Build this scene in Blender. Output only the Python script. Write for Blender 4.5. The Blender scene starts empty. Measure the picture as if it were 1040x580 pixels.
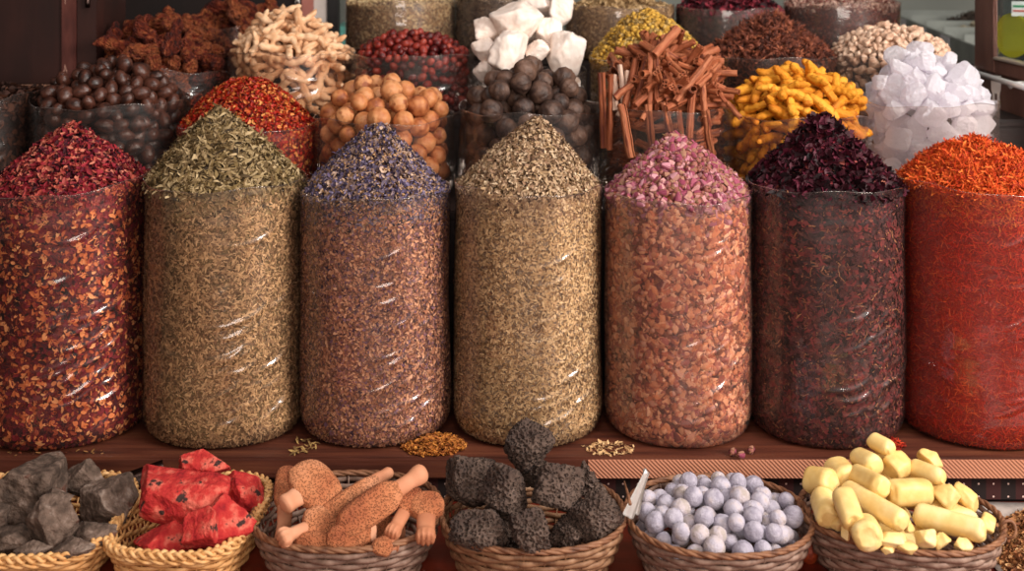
import bpy, bmesh, math, random
import numpy as np
from mathutils import Vector, Matrix

PI = math.pi
SC = bpy.context.scene
COL = SC.collection
CAMZ, F, HORZ = 0.98, 1300.0, -57.0        # camera height above the bag shelf, focal length and horizon row in pixels

# ------------------------------------------------------------------ camera, light, exposure
cam_d = bpy.data.cameras.new('camera'); cam = bpy.data.objects.new('camera', cam_d); COL.objects.link(cam)
cam.location = (0, 0, CAMZ); cam.rotation_euler = (PI/2, 0, 0)
cam_d.sensor_width = 36; cam_d.lens = 36*F/1040; cam_d.shift_y = -(290-HORZ)/1040
cam_d.dof.use_dof = True; cam_d.dof.focus_distance = 2.45; cam_d.dof.aperture_fstop = 4.0
cam_d.clip_start = 0.02
SC.camera = cam
SC.view_settings.view_transform = 'Standard'; SC.view_settings.look = 'None'
SC.view_settings.gamma = 1; SC.view_settings.use_curve_mapping = False
SC.view_settings.exposure = 0.0

wd = bpy.data.worlds.new('world'); SC.world = wd; wd.use_nodes = True
bg = wd.node_tree.nodes['Background']; bg.inputs[0].default_value = (1.0, 0.78, 0.68, 1); bg.inputs[1].default_value = 0.16

def area(name, loc, target, size, size_y, power, color):
    l = bpy.data.lights.new(name, 'AREA'); l.shape = 'RECTANGLE'; l.size = size; l.size_y = size_y; l.energy = power; l.color = color
    o = bpy.data.objects.new(name, l); COL.objects.link(o); o.location = loc
    o.rotation_euler = (Vector(target)-Vector(loc)).to_track_quat('-Z', 'Y').to_euler()
    return o
area('street_daylight', (2.6, 0.75, 1.75), (0.1, 2.7, 0.3), 1.3, 1.3, 150, (1.0, 0.93, 0.86))
area('awning_daylight', (0.5, 1.7, 3.0), (0.2, 3.1, 0.6), 1.8, 1.0, 40, (1.0, 0.95, 0.92))
area('front_fill', (0.3, -1.2, 1.3), (0.0, 2.6, 0.1), 2.0, 1.2, 66, (1.0, 0.86, 0.77))  # added fill lamp, brightens the bag fronts

# ------------------------------------------------------------------ helpers
def W(px, py, D):
    return Vector(((px-520)*D/F, D, CAMZ-(py-HORZ)*D/F))

def hash3(i, j, k, seed):
    h = (i*374761393 + j*668265263 + k*2147483647 + seed*974711) & 0xffffffff
    h = ((h ^ (h >> 13))*1274126177) & 0xffffffff
    h = (h ^ (h >> 16)) & 0xffffffff
    return h.astype(np.float64)/4294967295.0

def vnoise(P, scale=1.0, seed=0):
    P = np.asarray(P, dtype=np.float64)*scale + 1000.0
    I = np.floor(P).astype(np.int64); f = P-I; f = f*f*(3-2*f)
    out = 0
    for a in (0, 1):
        for b in (0, 1):
            for c in (0, 1):
                w = (f[:, 0] if a else 1-f[:, 0])*(f[:, 1] if b else 1-f[:, 1])*(f[:, 2] if c else 1-f[:, 2])
                out = out + w*hash3(I[:, 0]+a, I[:, 1]+b, I[:, 2]+c, seed)
    return out*2-1

def fbm(P, scale, seed=0, octv=4, gain=0.5):
    s = 0; a = 1.0
    for o in range(octv):
        s = s + a*vnoise(P, scale*2**o, seed+o*17); a *= gain
    return s

def mesh_np(name, V, Fs, mats=(), smooth=True, midx=None):
    """V (n,3); Fs: list of (m,k) int arrays."""
    me = bpy.data.meshes.new(name)
    me.vertices.add(len(V)); me.vertices.foreach_set('co', np.ascontiguousarray(V, dtype=np.float32).ravel())
    loops = np.concatenate([f.ravel() for f in Fs]).astype(np.int32)
    tot = np.concatenate([np.full(len(f), f.shape[1], dtype=np.int32) for f in Fs])
    st = np.concatenate([[0], np.cumsum(tot)[:-1]]).astype(np.int32)
    me.loops.add(len(loops)); me.loops.foreach_set('vertex_index', loops)
    me.polygons.add(len(tot)); me.polygons.foreach_set('loop_start', st); me.polygons.foreach_set('loop_total', tot)
    if midx is not None:
        me.polygons.foreach_set('material_index', np.concatenate([np.full(len(f), m, dtype=np.int32) for f, m in zip(Fs, midx)]))
    me.polygons.foreach_set('use_smooth', np.full(len(tot), smooth, dtype=bool))
    me.update(calc_edges=True); me.validate()
    for m in mats: me.materials.append(m)
    return me

def link(name, me, parent=None, loc=None, rot=None):
    o = bpy.data.objects.new(name, me); COL.objects.link(o)
    if parent: o.parent = parent
    if loc is not None: o.location = loc
    if rot is not None: o.rotation_euler = rot
    return o

def tag(o, label=None, cat=None, group=None, kind=None):
    if label: o['label'] = label
    if cat: o['category'] = cat
    if group: o['group'] = group
    if kind: o['kind'] = kind
    return o

def empty(name, loc, rz=0):
    o = bpy.data.objects.new(name, None); COL.objects.link(o); o.location = loc; o.rotation_euler = (0, 0, rz); o.empty_display_size = .02
    return o

class Acc:
    """collects arrays of verts / quads / tris into one mesh"""
    def __init__(s): s.V = []; s.F = []; s.M = []; s.n = 0
    def add(s, V, Fs, m=0):
        V = np.asarray(V, dtype=float)
        for f in Fs:
            s.F.append(np.asarray(f, dtype=np.int64)+s.n); s.M.append(m)
        s.V.append(V); s.n += len(V)
    def mesh(s, name, mats, smooth=True):
        return mesh_np(name, np.concatenate(s.V), s.F, mats, smooth, s.M)

def grid_faces(nu, nv, wrap_u=False):
    u = np.arange(nu if wrap_u else nu-1); v = np.arange(nv-1)
    U, Vv = np.meshgrid(u, v, indexing='ij'); U2 = (U+1) % nu
    return np.stack([U*nv+Vv, U2*nv+Vv, U2*nv+Vv+1, U*nv+Vv+1], -1).reshape(-1, 4)

def tube(path, rad, n=8, closed=False, flat=1.0):
    """sweep of an ellipse along path (k,3); rad scalar or (k,)"""
    P = np.asarray(path, float); k = len(P); rad = np.broadcast_to(np.asarray(rad, float), (k,))
    if closed: T = np.roll(P, -1, 0)-np.roll(P, 1, 0)
    else: T = np.gradient(P, axis=0)
    T /= np.linalg.norm(T, axis=1)[:, None]+1e-12
    up = np.array([0, 0, 1.0])
    if abs(T[:, 2]).mean() > .75: up = np.array([1.0, 0.2, 0])
    A = np.cross(T, up); A /= np.linalg.norm(A, axis=1)[:, None]+1e-9; B = np.cross(A, T)
    a = np.linspace(0, 2*PI, n, endpoint=False)
    V = P[:, None, :]+rad[:, None, None]*(A[:, None, :]*np.cos(a)[None, :, None]*flat+B[:, None, :]*np.sin(a)[None, :, None])
    V = V.reshape(-1, 3)
    i = np.arange(k if closed else k-1); j = np.arange(n)
    I, J = np.meshgrid(i, j, indexing='ij'); I2 = (I+1) % k; J2 = (J+1) % n
    Fq = np.stack([I*n+J, I*n+J2, I2*n+J2, I2*n+J], -1).reshape(-1, 4)
    Fs = [Fq]
    if not closed:
        Fs.append(np.arange(n)[::-1].reshape(1, n)); Fs.append(((k-1)*n+np.arange(n)).reshape(1, n))
    return V, Fs

_ico = {}
def ico(sub):
    if sub not in _ico:
        bm = bmesh.new(); bmesh.ops.create_icosphere(bm, subdivisions=sub, radius=1.0)
        V = np.array([v.co[:] for v in bm.verts]); Fa = np.array([[v.index for v in f.verts] for f in bm.faces]); bm.free()
        _ico[sub] = (V, Fa)
    return _ico[sub][0].copy(), _ico[sub][1]

def rand_rot(rng, n):
    q = rng.normal(size=(n, 4)); q /= np.linalg.norm(q, axis=1)[:, None]
    w, x, y, z = q.T
    return np.stack([1-2*(y*y+z*z), 2*(x*y-z*w), 2*(x*z+y*w), 2*(x*y+z*w), 1-2*(x*x+z*z), 2*(y*z-x*w),
                     2*(x*z-y*w), 2*(y*z+x*w), 1-2*(x*x+y*y)], -1).reshape(n, 3, 3)

def align_rot(rng, N, jit, along=None, along_w=0.0):
    """rotation matrices whose z column is N jittered; x column random in plane"""
    n = len(N); Z = N+rng.normal(size=(n, 3))*jit; Z /= np.linalg.norm(Z, axis=1)[:, None]
    R = rng.normal(size=(n, 3))
    if along is not None: R = R+along*along_w
    X = R-(R*Z).sum(1)[:, None]*Z; X /= np.linalg.norm(X, axis=1)[:, None]+1e-9
    Y = np.cross(Z, X)
    return np.stack([X, Y, Z], -1)

def scatter(acc, templates, P, R, S, rng, m=0):
    """templates: list of (V,[faces]); P (n,3) R (n,3,3) S (n,) or (n,3)"""
    n = len(P); which = rng.integers(0, len(templates), n); S = np.asarray(S, float)
    if S.ndim == 1: S = S[:, None].repeat(3, 1)
    for t, (TV, TF) in enumerate(templates):
        idx = np.where(which == t)[0]
        if not len(idx): continue
        V = TV[None]*S[idx][:, None, :]
        V = np.einsum('nij,nkj->nki', R[idx], V)+P[idx][:, None, :]
        k = len(TV); off = (np.arange(len(idx))*k)[:, None, None]
        acc.add(V.reshape(-1, 3), [(f[None]+off).reshape(-1, f.shape[1]) for f in TF], m)

# ------------------------------------------------------------------ materials
def new_mat(name):
    m = bpy.data.materials.new(name); m.use_nodes = True; nt = m.node_tree
    return m, nt, nt.nodes['Principled BSDF']
def N(nt, t, **kw):
    n = nt.nodes.new(t)
    for k, v in kw.items(): setattr(n, k, v)
    return n
def rgb(h):
    h = h.lstrip('#'); c = [int(h[i:i+2], 16)/255 for i in (0, 2, 4)]
    return tuple((x/12.92 if x <= .04045 else ((x+.055)/1.055)**2.4) for x in c)+(1,)
def ramp(nt, cols, interp='LINEAR'):
    r = N(nt, 'ShaderNodeValToRGB'); cr = r.color_ramp; cr.interpolation = interp
    n = len(cols); pos = [i/max(1, n-1) if interp == 'LINEAR' else i/n for i in range(n)]
    cr.elements[0].position = pos[0]; cr.elements[0].color = rgb(cols[0])
    cr.elements[1].position = pos[-1]; cr.elements[1].color = rgb(cols[-1])
    for p, c in list(zip(pos, cols))[1:-1]:
        e = cr.elements.new(p); e.color = rgb(c)
    return r
def L(nt, a, b): nt.links.new(a, b)

def gain(h, k):
    h = h.lstrip('#'); return '#'+''.join('%02x' % min(255, int(round(int(h[i:i+2], 16)*k))) for i in (0, 2, 4))
def mute(h, k, blue):
    r, g_, b = [int(h[i:i+2], 16) for i in (1, 3, 5)]; l = .35*r+.5*g_+.15*b
    return '#'+''.join('%02x' % max(0, min(255, int(v))) for v in (l+(r-l)*k, l+(g_-l)*k, l+(b-l)*k+255*blue))
def flake_mat(name, cols, rough=.75, mode='island', cell=220, bump=0, spec=.3, g=1.0, sat=1.0, blue=0.0):
    """loose flakes: colour varies from flake to flake"""
    cols = [gain(mute(c_, sat, blue), g) for c_ in cols]  # g above one paints bag sides brighter, as if better lit
    m, nt, b = new_mat(name)
    tc = N(nt, 'ShaderNodeTexCoord')
    if mode == 'island':
        g = N(nt, 'ShaderNodeNewGeometry'); src = g.outputs['Random Per Island']
    elif mode == 'object':
        g = N(nt, 'ShaderNodeObjectInfo'); src = g.outputs['Random']
    else:
        v = N(nt, 'ShaderNodeTexVoronoi'); v.inputs['Scale'].default_value = cell; v.inputs['Randomness'].default_value = 1
        mp = N(nt, 'ShaderNodeMapping'); mp.inputs['Scale'].default_value = (1, 1, 1.25); L(nt, tc.outputs['Object'], mp.inputs[0])
        nz = N(nt, 'ShaderNodeTexNoise'); nz.inputs['Scale'].default_value = cell*.7; L(nt, mp.outputs[0], nz.inputs['Vector'])
        mx = N(nt, 'ShaderNodeMixRGB'); mx.inputs[0].default_value = .006; L(nt, mp.outputs[0], mx.inputs[1]); L(nt, nz.outputs['Color'], mx.inputs[2])
        L(nt, mx.outputs[0], v.inputs['Vector'])
        sp = N(nt, 'ShaderNodeSeparateColor'); L(nt, v.outputs['Color'], sp.inputs[0]); src = sp.outputs[0]
        bp = N(nt, 'ShaderNodeBump'); bp.inputs['Strength'].default_value = .8; bp.inputs['Distance'].default_value = .003
        L(nt, v.outputs['Distance'], bp.inputs['Height']); bp.invert = True; L(nt, bp.outputs[0], b.inputs['Normal'])
    n2 = N(nt, 'ShaderNodeTexNoise'); n2.inputs['Scale'].default_value = 11; n2.inputs['Detail'].default_value = 3
    if mode != 'object': L(nt, tc.outputs['Object'], n2.inputs['Vector'])
    else: L(nt, N(nt, 'ShaderNodeNewGeometry').outputs['Position'], n2.inputs['Vector'])
    ma = N(nt, 'ShaderNodeMath', operation='MULTIPLY_ADD'); ma.inputs[1].default_value = .5; ma.inputs[2].default_value = -.25
    L(nt, n2.outputs[0], ma.inputs[0])
    ad = N(nt, 'ShaderNodeMath', operation='ADD', use_clamp=True); L(nt, src, ad.inputs[0]); L(nt, ma.outputs[0], ad.inputs[1])
    r = ramp(nt, cols); L(nt, ad.outputs[0], r.inputs[0])
    L(nt, r.outputs[0], b.inputs['Base Color'])
    b.inputs['Roughness'].default_value = rough; b.inputs['Specular IOR Level'].default_value = spec
    return m

def solid_mat(name, cols, scale=30, rough=.6, bump=.3, bscale=80, dist=.003, spec=.4, coord='Object', vor=0, vscale=60, rnd=.25, detail=6, stretch=None, speck=None):
    """mottled solid; ramp over noise + a little random per object; optional pores (vor) and specks"""
    m, nt, b = new_mat(name); tc = N(nt, 'ShaderNodeTexCoord'); vec = tc.outputs[coord]
    if stretch:
        mp = N(nt, 'ShaderNodeMapping'); mp.inputs['Scale'].default_value = stretch; L(nt, vec, mp.inputs[0]); vec = mp.outputs[0]
    nz = N(nt, 'ShaderNodeTexNoise'); nz.inputs['Scale'].default_value = scale; nz.inputs['Detail'].default_value = detail; L(nt, vec, nz.inputs['Vector'])
    oi = N(nt, 'ShaderNodeObjectInfo')
    ma = N(nt, 'ShaderNodeMath', operation='MULTIPLY_ADD'); ma.inputs[1].default_value = rnd*2; ma.inputs[2].default_value = -rnd; L(nt, oi.outputs['Random'], ma.inputs[0])
    st = N(nt, 'ShaderNodeMath', operation='MULTIPLY_ADD'); st.inputs[1].default_value = 1.8; st.inputs[2].default_value = -.4; L(nt, nz.outputs[0], st.inputs[0])
    ad = N(nt, 'ShaderNodeMath', operation='ADD', use_clamp=True); L(nt, st.outputs[0], ad.inputs[0]); L(nt, ma.outputs[0], ad.inputs[1])
    r = ramp(nt, cols); L(nt, ad.outputs[0], r.inputs[0]); colr = r.outputs[0]
    if speck:
        n3 = N(nt, 'ShaderNodeTexNoise'); n3.inputs['Scale'].default_value = speck[1]; n3.inputs['Detail'].default_value = 3; L(nt, vec, n3.inputs['Vector'])
        r3 = N(nt, 'ShaderNodeValToRGB'); r3.color_ramp.elements[0].position = speck[2]; r3.color_ramp.elements[1].position = speck[2]+.04; L(nt, n3.outputs[0], r3.inputs[0])
        mx = N(nt, 'ShaderNodeMixRGB'); L(nt, r3.outputs[0], mx.inputs[0]); L(nt, colr, mx.inputs[1]); mx.inputs[2].default_value = rgb(speck[0]); colr = mx.outputs[0]
    n2 = N(nt, 'ShaderNodeTexNoise'); n2.inputs['Scale'].default_value = bscale; n2.inputs['Detail'].default_value = 5; L(nt, vec, n2.inputs['Vector'])
    bp = N(nt, 'ShaderNodeBump'); bp.inputs['Strength'].default_value = bump; bp.inputs['Distance'].default_value = dist; L(nt, n2.outputs[0], bp.inputs['Height'])
    if vor:
        v = N(nt, 'ShaderNodeTexVoronoi'); v.inputs['Scale'].default_value = vscale; L(nt, vec, v.inputs['Vector'])
        rr = N(nt, 'ShaderNodeMapRange'); rr.inputs['From Min'].default_value = .15; rr.inputs['From Max'].default_value = .5; L(nt, v.outputs['Distance'], rr.inputs[0])
        b2 = N(nt, 'ShaderNodeBump'); b2.inputs['Strength'].default_value = vor; b2.inputs['Distance'].default_value = .006
        L(nt, rr.outputs[0], b2.inputs['Height']); L(nt, bp.outputs[0], b2.inputs['Normal']); L(nt, b2.outputs[0], b.inputs['Normal'])
    else: L(nt, bp.outputs[0], b.inputs['Normal'])
    L(nt, colr, b.inputs['Base Color']); b.inputs['Roughness'].default_value = rough; b.inputs['Specular IOR Level'].default_value = spec
    return m

def film_mat(name, haze=.015, tint=(1, .95, .91, 1), rough=.10, fac=.045, hazecol='#d8c8c0'):
    """clear thin plastic: mostly see-through, a faint milky haze, sharp glints"""
    m, nt, b = new_mat(name); nt.nodes.remove(b); out = nt.nodes['Material Output']
    tr = N(nt, 'ShaderNodeBsdfTransparent'); tr.inputs[0].default_value = tint
    gl = N(nt, 'ShaderNodeBsdfGlossy'); gl.inputs['Roughness'].default_value = rough; gl.inputs[0].default_value = (1, 1, 1, 1)
    df = N(nt, 'ShaderNodeBsdfDiffuse'); df.inputs[0].default_value = rgb(hazecol)
    tl = N(nt, 'ShaderNodeBsdfTranslucent'); tl.inputs[0].default_value = rgb(hazecol)
    lw = N(nt, 'ShaderNodeFresnel'); lw.inputs[0].default_value = 1.5
    # faint wrinkling of the film
    tc = N(nt, 'ShaderNodeTexCoord'); mp = N(nt, 'ShaderNodeMapping'); mp.inputs['Rotation'].default_value = (.5, .6, .3); mp.inputs['Scale'].default_value = (1, 1, 3.2); L(nt, tc.outputs['Object'], mp.inputs[0])
    nz = N(nt, 'ShaderNodeTexNoise'); nz.inputs['Scale'].default_value = 8; nz.inputs['Detail'].default_value = 1.5; nz.inputs['Distortion'].default_value = .6; L(nt, mp.outputs[0], nz.inputs['Vector'])
    bp = N(nt, 'ShaderNodeBump'); bp.inputs['Strength'].default_value = .22; bp.inputs['Distance'].default_value = .012; L(nt, nz.outputs[0], bp.inputs['Height'])
    L(nt, bp.outputs[0], gl.inputs['Normal'])
    hz = N(nt, 'ShaderNodeMixShader'); hz.inputs[0].default_value = .4; L(nt, df.outputs[0], hz.inputs[1]); L(nt, tl.outputs[0], hz.inputs[2])
    m1 = N(nt, 'ShaderNodeMixShader'); m1.inputs[0].default_value = haze; L(nt, tr.outputs[0], m1.inputs[1]); L(nt, hz.outputs[0], m1.inputs[2])
    ma = N(nt, 'ShaderNodeMath', operation='MULTIPLY_ADD', use_clamp=True); ma.inputs[1].default_value = .75; ma.inputs[2].default_value = fac-.03; L(nt, lw.outputs[0], ma.inputs[0])
    m2 = N(nt, 'ShaderNodeMixShader'); L(nt, ma.outputs[0], m2.inputs[0]); L(nt, m1.outputs[0], m2.inputs[1]); L(nt, gl.outputs[0], m2.inputs[2])
    g2 = N(nt, 'ShaderNodeBsdfGlossy'); g2.inputs['Roughness'].default_value = .38; L(nt, bp.outputs[0], g2.inputs['Normal'])
    m3 = N(nt, 'ShaderNodeMixShader'); m3.inputs[0].default_value = .03; L(nt, m2.outputs[0], m3.inputs[1]); L(nt, g2.outputs[0], m3.inputs[2])
    L(nt, m3.outputs[0], out.inputs['Surface'])
    return m

FILM = film_mat('clear_film')
FILM_HAZY = film_mat('hazy_film', haze=.07)

M_SHELF = solid_mat('stained_plank', ['#2c120c', '#552a1c', '#70402a'], scale=14, rough=.5, bump=.25, bscale=60, stretch=(.25, 3, 3), rnd=0)
M_RISER = solid_mat('dark_board', ['#0c0605', '#1d0e0a', '#2c1710'], scale=18, rough=.6, stretch=(.3, 2, 2), rnd=0)
M_TABLE = solid_mat('reddish_table', ['#3a1008', '#6e2413', '#8a3620'], scale=9, rough=.42, bump=.15, bscale=40, stretch=(.5, 1.5, 1), rnd=0)

# ------------------------------------------------------------------ the stall: stepped shelves, table, surroundings
def box_mesh(name, lo, hi, mat, bev=.002, smooth=False):
    bm = bmesh.new(); bmesh.ops.create_cube(bm, size=1)
    for v in bm.verts:
        v.co = Vector([(lo[i]+hi[i])/2+v.co[i]*(hi[i]-lo[i]) for i in range(3)])
    if bev: bmesh.ops.bevel(bm, geom=bm.edges[:], offset=bev, segments=2, affect='EDGES')
    me = bpy.data.meshes.new(name); bm.to_mesh(me); bm.free(); me.materials.append(mat)
    return me
def sbox(name, lo, hi, mat, parent=None, bev=.002, label=None, cat=None):
    o = link(name, box_mesh(name, lo, hi, mat, bev), parent)
    if not parent: tag(o, label, cat, kind='structure')
    return o

Z2, Z3, Z4 = .40, .55, .65
shelf = tag(empty('display_shelf', (0, 2.62, 0)), 'reddish brown wooden plank shelf under the front row of tall spice bags', 'shelf')
def shelf_part(name, lo, hi, mat, par=None, bev=.003):
    par = par or shelf; l = par.location
    return link(name, box_mesh(name, [lo[k]-l[k] for k in range(3)], [hi[k]-l[k] for k in range(3)], mat, bev), par)
shelf_part('plank', (-1.7, 2.44, -.041), (1.27, 2.775, 0), M_SHELF, None, .004)
for (ya, yb, z, lab) in ((2.78, 3.128, Z2, 'dark wooden step under the second row of bags'), (3.132, 3.508, Z3, 'dark wooden step under the third row of bags'), (3.512, 3.95, Z4, 'dark wooden step under the farthest row of bags')):
    st = tag(empty('display_step', (0, ya, 0)), lab, 'shelf')
    shelf_part('plank', (-1.6, ya, z-.02), (1.27, yb, z), M_RISER, st); shelf_part('riser_board', (-1.6, ya, -.95), (1.27, ya+.015, z-.02), M_RISER, st)
    for sx in (-1.56, 1.23): shelf_part('leg', (sx-.03, yb-.06, -.95), (sx+.03, yb-.002, z-.02), M_RISER, st)

# added tan patterned strip, paints the lit right stretch of the plank's edge
def lit_edge_mat():
    m, nt, b = new_mat('lit_edge_paint'); tc = N(nt, 'ShaderNodeTexCoord')
    mp = N(nt, 'ShaderNodeMapping'); mp.inputs['Rotation'].default_value = (0, PI/4, 0); L(nt, tc.outputs['Object'], mp.inputs[0])
    w = N(nt, 'ShaderNodeTexWave'); w.inputs['Scale'].default_value = 55; w.inputs['Distortion'].default_value = 1; L(nt, mp.outputs[0], w.inputs['Vector'])
    r = ramp(nt, ['#a4694e', '#b87c60']); L(nt, w.outputs[0], r.inputs[0]); L(nt, r.outputs[0], b.inputs['Base Color'])
    bp = N(nt, 'ShaderNodeBump'); bp.inputs['Distance'].default_value = .001; L(nt, w.outputs[0], bp.inputs['Height']); L(nt, bp.outputs[0], b.inputs['Normal'])
    b.inputs['Roughness'].default_value = .9; return m
tp = link('lit_edge_strip', box_mesh('lit_edge_strip', (W(597, 0, 2.44).x, 2.4365-2.62, -.038), (1.27, 2.4405-2.62, -.003), lit_edge_mat(), .0008), shelf)
tp['label'] = 'tan patterned strip painted in as the lit plank edge'

# dotted dark cloth on the board under the shelf
def cloth_mat():
    m, nt, b = new_mat('dotted_cloth'); tc = N(nt, 'ShaderNodeTexCoord'); sx = N(nt, 'ShaderNodeSeparateXYZ'); L(nt, tc.outputs['Object'], sx.inputs[0])
    def M(op, a, bb=None, c=None):
        n = N(nt, 'ShaderNodeMath', operation=op)
        for i, q in enumerate((a, bb, c)):
            if q is None: continue
            if isinstance(q, (int, float)): n.inputs[i].default_value = q
            else: L(nt, q, n.inputs[i])
        return n.outputs[0]
    fx = M('FRACT', M('DIVIDE', sx.outputs[0], .0285)); fz = M('FRACT', M('DIVIDE', M('ADD', sx.outputs[2], 1.002), .0245))
    dx = M('MULTIPLY', M('SUBTRACT', fx, .5), .0285); dz = M('MULTIPLY', M('SUBTRACT', fz, .5), .0245)
    d = M('SQRT', M('ADD', M('MULTIPLY', dx, dx), M('MULTIPLY', dz, dz)))
    dot = M('LESS_THAN', d, .0019)
    ck = M('GREATER_THAN', M('SINE', M('MULTIPLY', sx.outputs[0], 2*PI/.057)), 0)
    mx = N(nt, 'ShaderNodeMixRGB'); L(nt, ck, mx.inputs[0]); mx.inputs[1].default_value = rgb('#1c0c0a'); mx.inputs[2].default_value = rgb('#3a1412')
    m2 = N(nt, 'ShaderNodeMixRGB'); L(nt, dot, m2.inputs[0]); L(nt, mx.outputs[0], m2.inputs[1]); m2.inputs[2].default_value = rgb('#d8b8ac')
    L(nt, m2.outputs[0], b.inputs['Base Color']); b.inputs['Roughness'].default_value = .9; return m
cl = link('dotted_cloth', box_mesh('dotted_cloth', (-1.7, 2.462, -.0895), (1.27, 2.468, -.042), cloth_mat(), .001))
tag(cl, 'dark red checked cloth with pale dots hanging under the shelf edge', 'cloth')

tb = tag(empty('market_table', (0, 2.0, -.09)), 'low reddish brown wooden table under the row of wicker baskets', 'table')
link('table_top', box_mesh('table_top', (-1.6, -.75, -.035), (1.27, .459, 0), M_TABLE, .004), tb)
for sx in (-1.5, 1.2):
    for sy in (-.68, .4):
        link('leg', box_mesh('leg', (sx-.03, sy-.03, -.86), (sx+.03, sy+.03, -.035), M_TABLE, .004), tb)
M_FLOOR = solid_mat('street_floor', ['#3a3330', '#5a504a', '#6e645c'], scale=4, rough=.85, rnd=0)
sbox('floor', (-7, -4, -1.0), (7, 8, -.95), M_FLOOR, label='grey paved street floor under the stall', cat='floor')
for sx in (-1.55, 1.2):
    for sy in (-.1, .11):
        link('leg', box_mesh('leg', (sx-.03, sy-.03, -.95), (sx+.03, sy+.03, -.04), M_RISER, .004), shelf)

# ------------------------------------------------------------------ bags
rng0 = np.random.default_rng(5)
class Bag: pass
def make_bag(cx, D, hw, rim_py, zbase, seed, label, rim_tilt=0.0, film=None, creases=26, waves=1.0, lip=.008, group='clear plastic spice bags', front_py=None, res=(180, 130), flare=0):
    g = Bag(); g.D = D; g.R = hw*D/F; g.c = np.array([(cx-520)*D/F, D]); g.z0 = zbase; g.zr = W(0, rim_py, D).z
    g.H = g.zr-zbase; g.seed = seed; rr = np.random.default_rng(seed)
    ph = rr.uniform(0, 2*PI, 6)
    def Rf(phi, z):                     # z above the base
        t = np.clip(z/.05, 0, 1); base = .86+.14*np.sqrt(np.clip(1-(1-t)**2, 0, 1))
        w = 1+waves*(.010*np.sin(2*phi+ph[0])+.008*np.sin(3*phi+ph[1]+z*6)+.006*np.sin(5*phi+ph[2]+z*14)+.005*np.sin(z*22+ph[3])*np.cos(phi*2))
        return g.R*base*w*(1+.02*np.exp(-z/.2))
    g.Rf = Rf
    def rim(phi): return g.zr+rim_tilt*np.cos(phi)+.003*np.sin(3*phi+ph[4])*waves+.002*np.sin(7*phi+ph[5])*waves
    g.rim = rim
    nu, nv = res
    phi = np.linspace(0, 2*PI, nu, endpoint=False); tv = np.linspace(0, 1, nv)
    PH, TV = np.meshgrid(phi, tv, indexing='ij')
    top = rim(PH)+lip-g.z0
    z = TV*top
    r = Rf(PH, z)+.0022
    # creases: slanted ridges low on the camera side
    for k in range(creases):
        p0 = rr.uniform(.1, 1.0)-PI/2; z0 = rr.uniform(.04, .26)*g.H/.48*(1 if rr.random() < .75 else 1.6)
        ln = rr.uniform(.018, .05); sl = rr.uniform(.2, .6); am = rr.uniform(.002, .0042); wd_ = rr.uniform(.0022, .004)
        dph = (PH-p0+PI) % (2*PI)-PI; s = dph*g.R
        u = s*math.cos(sl)+(z-z0)*math.sin(sl); v = -s*math.sin(sl)+(z-z0)*math.cos(sl)-.8*u*u/ln*.2
        r = r+am*np.exp(-(u/ln)**2-(v/wd_)**2)
    # film above the contents leans out a little
    V = np.stack([g.c[0]+r*np.cos(PH), g.c[1]+r*np.sin(PH), g.z0+z+.0005], -1).reshape(-1, 3)
    acc = Acc(); acc.add(V, [grid_faces(nu, nv, True)])
    b = np.concatenate([V.reshape(nu, nv, 3)[:, 0], [[g.c[0], g.c[1], g.z0+.0005]]])
    i = np.arange(nu); acc.add(b, [np.stack([(i+1) % nu, i, np.full(nu, nu)], -1)])
    # rolled lip: tiny doubled edge catches light
    lipP = V.reshape(nu, nv, 3)[:, -1]
    tv_, tf_ = tube(lipP, .0009, 5, closed=True); acc.add(tv_, tf_)
    me = acc.mesh('plastic_bag', [film or FILM])
    # centre the origin on the bag
    me.transform(Matrix.Translation((-g.c[0], -g.c[1], -g.z0)))
    g.o = link('plastic_bag', me, loc=(g.c[0], g.c[1], g.z0)); tag(g.o, label, 'bag', group)
    return g

def surf_heap(g, apex_px, apex_py, prof, t, phi, inset=.0):
    """point on the heap's surface"""
    ax = (apex_px-520)*g.D/F-g.c[0]; za = W(0, apex_py, g.D).z
    zr = g.rim(phi)-.004
    r = (g.Rf(phi, g.H)-.004-inset)*t
    h = prof(t)
    x = g.c[0]+ax*(1-t)**1.2+r*np.cos(phi); y = g.c[1]+r*np.sin(phi); z = zr*(1-h)+za*h-(0)
    return np.stack([x, y, z], -1)

def cone(p=1.0, soft=.05):
    return lambda t: np.clip(1-np.sqrt(t*t+soft*soft)+soft*.0, 0, 1)**p*(1/(1-soft)**p)
def dome(p=2.0): return lambda t: 1-t**p

def petal_t(rng, n=5, w=.62, curl=.5, nx=4, ny=3, pointed=.6):
    out = []
    for k in range(n):
        u = np.linspace(-.5, .5, nx); v = np.linspace(-.5, .5, ny); U, Vv = np.meshgrid(u, v, indexing='ij')
        ww = w*(1-pointed*(2*np.abs(U))**2)*rng.uniform(.8, 1.2)
        Z = curl*rng.uniform(-.2, 1.2)*(Vv**2)*w*2+curl*rng.uniform(-.8, .9)*U**2+rng.normal(size=U.shape)*.05
        Y = Vv*ww+rng.uniform(-.25, .25)*U**2*2
        out.append((np.stack([U, Y, Z], -1).reshape(-1, 3), [grid_faces(nx, ny)]))
    return out
def grain_t(rng, n=4, w=.5):
    out = []
    for k in range(n):
        V, Fa = ico(1); V = V*[.5, .5*w, .5*w*.8]*rng.uniform(.8, 1.2, size=3)+rng.normal(size=V.shape)*.03
        out.append((V, [Fa]))
    return out
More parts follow.
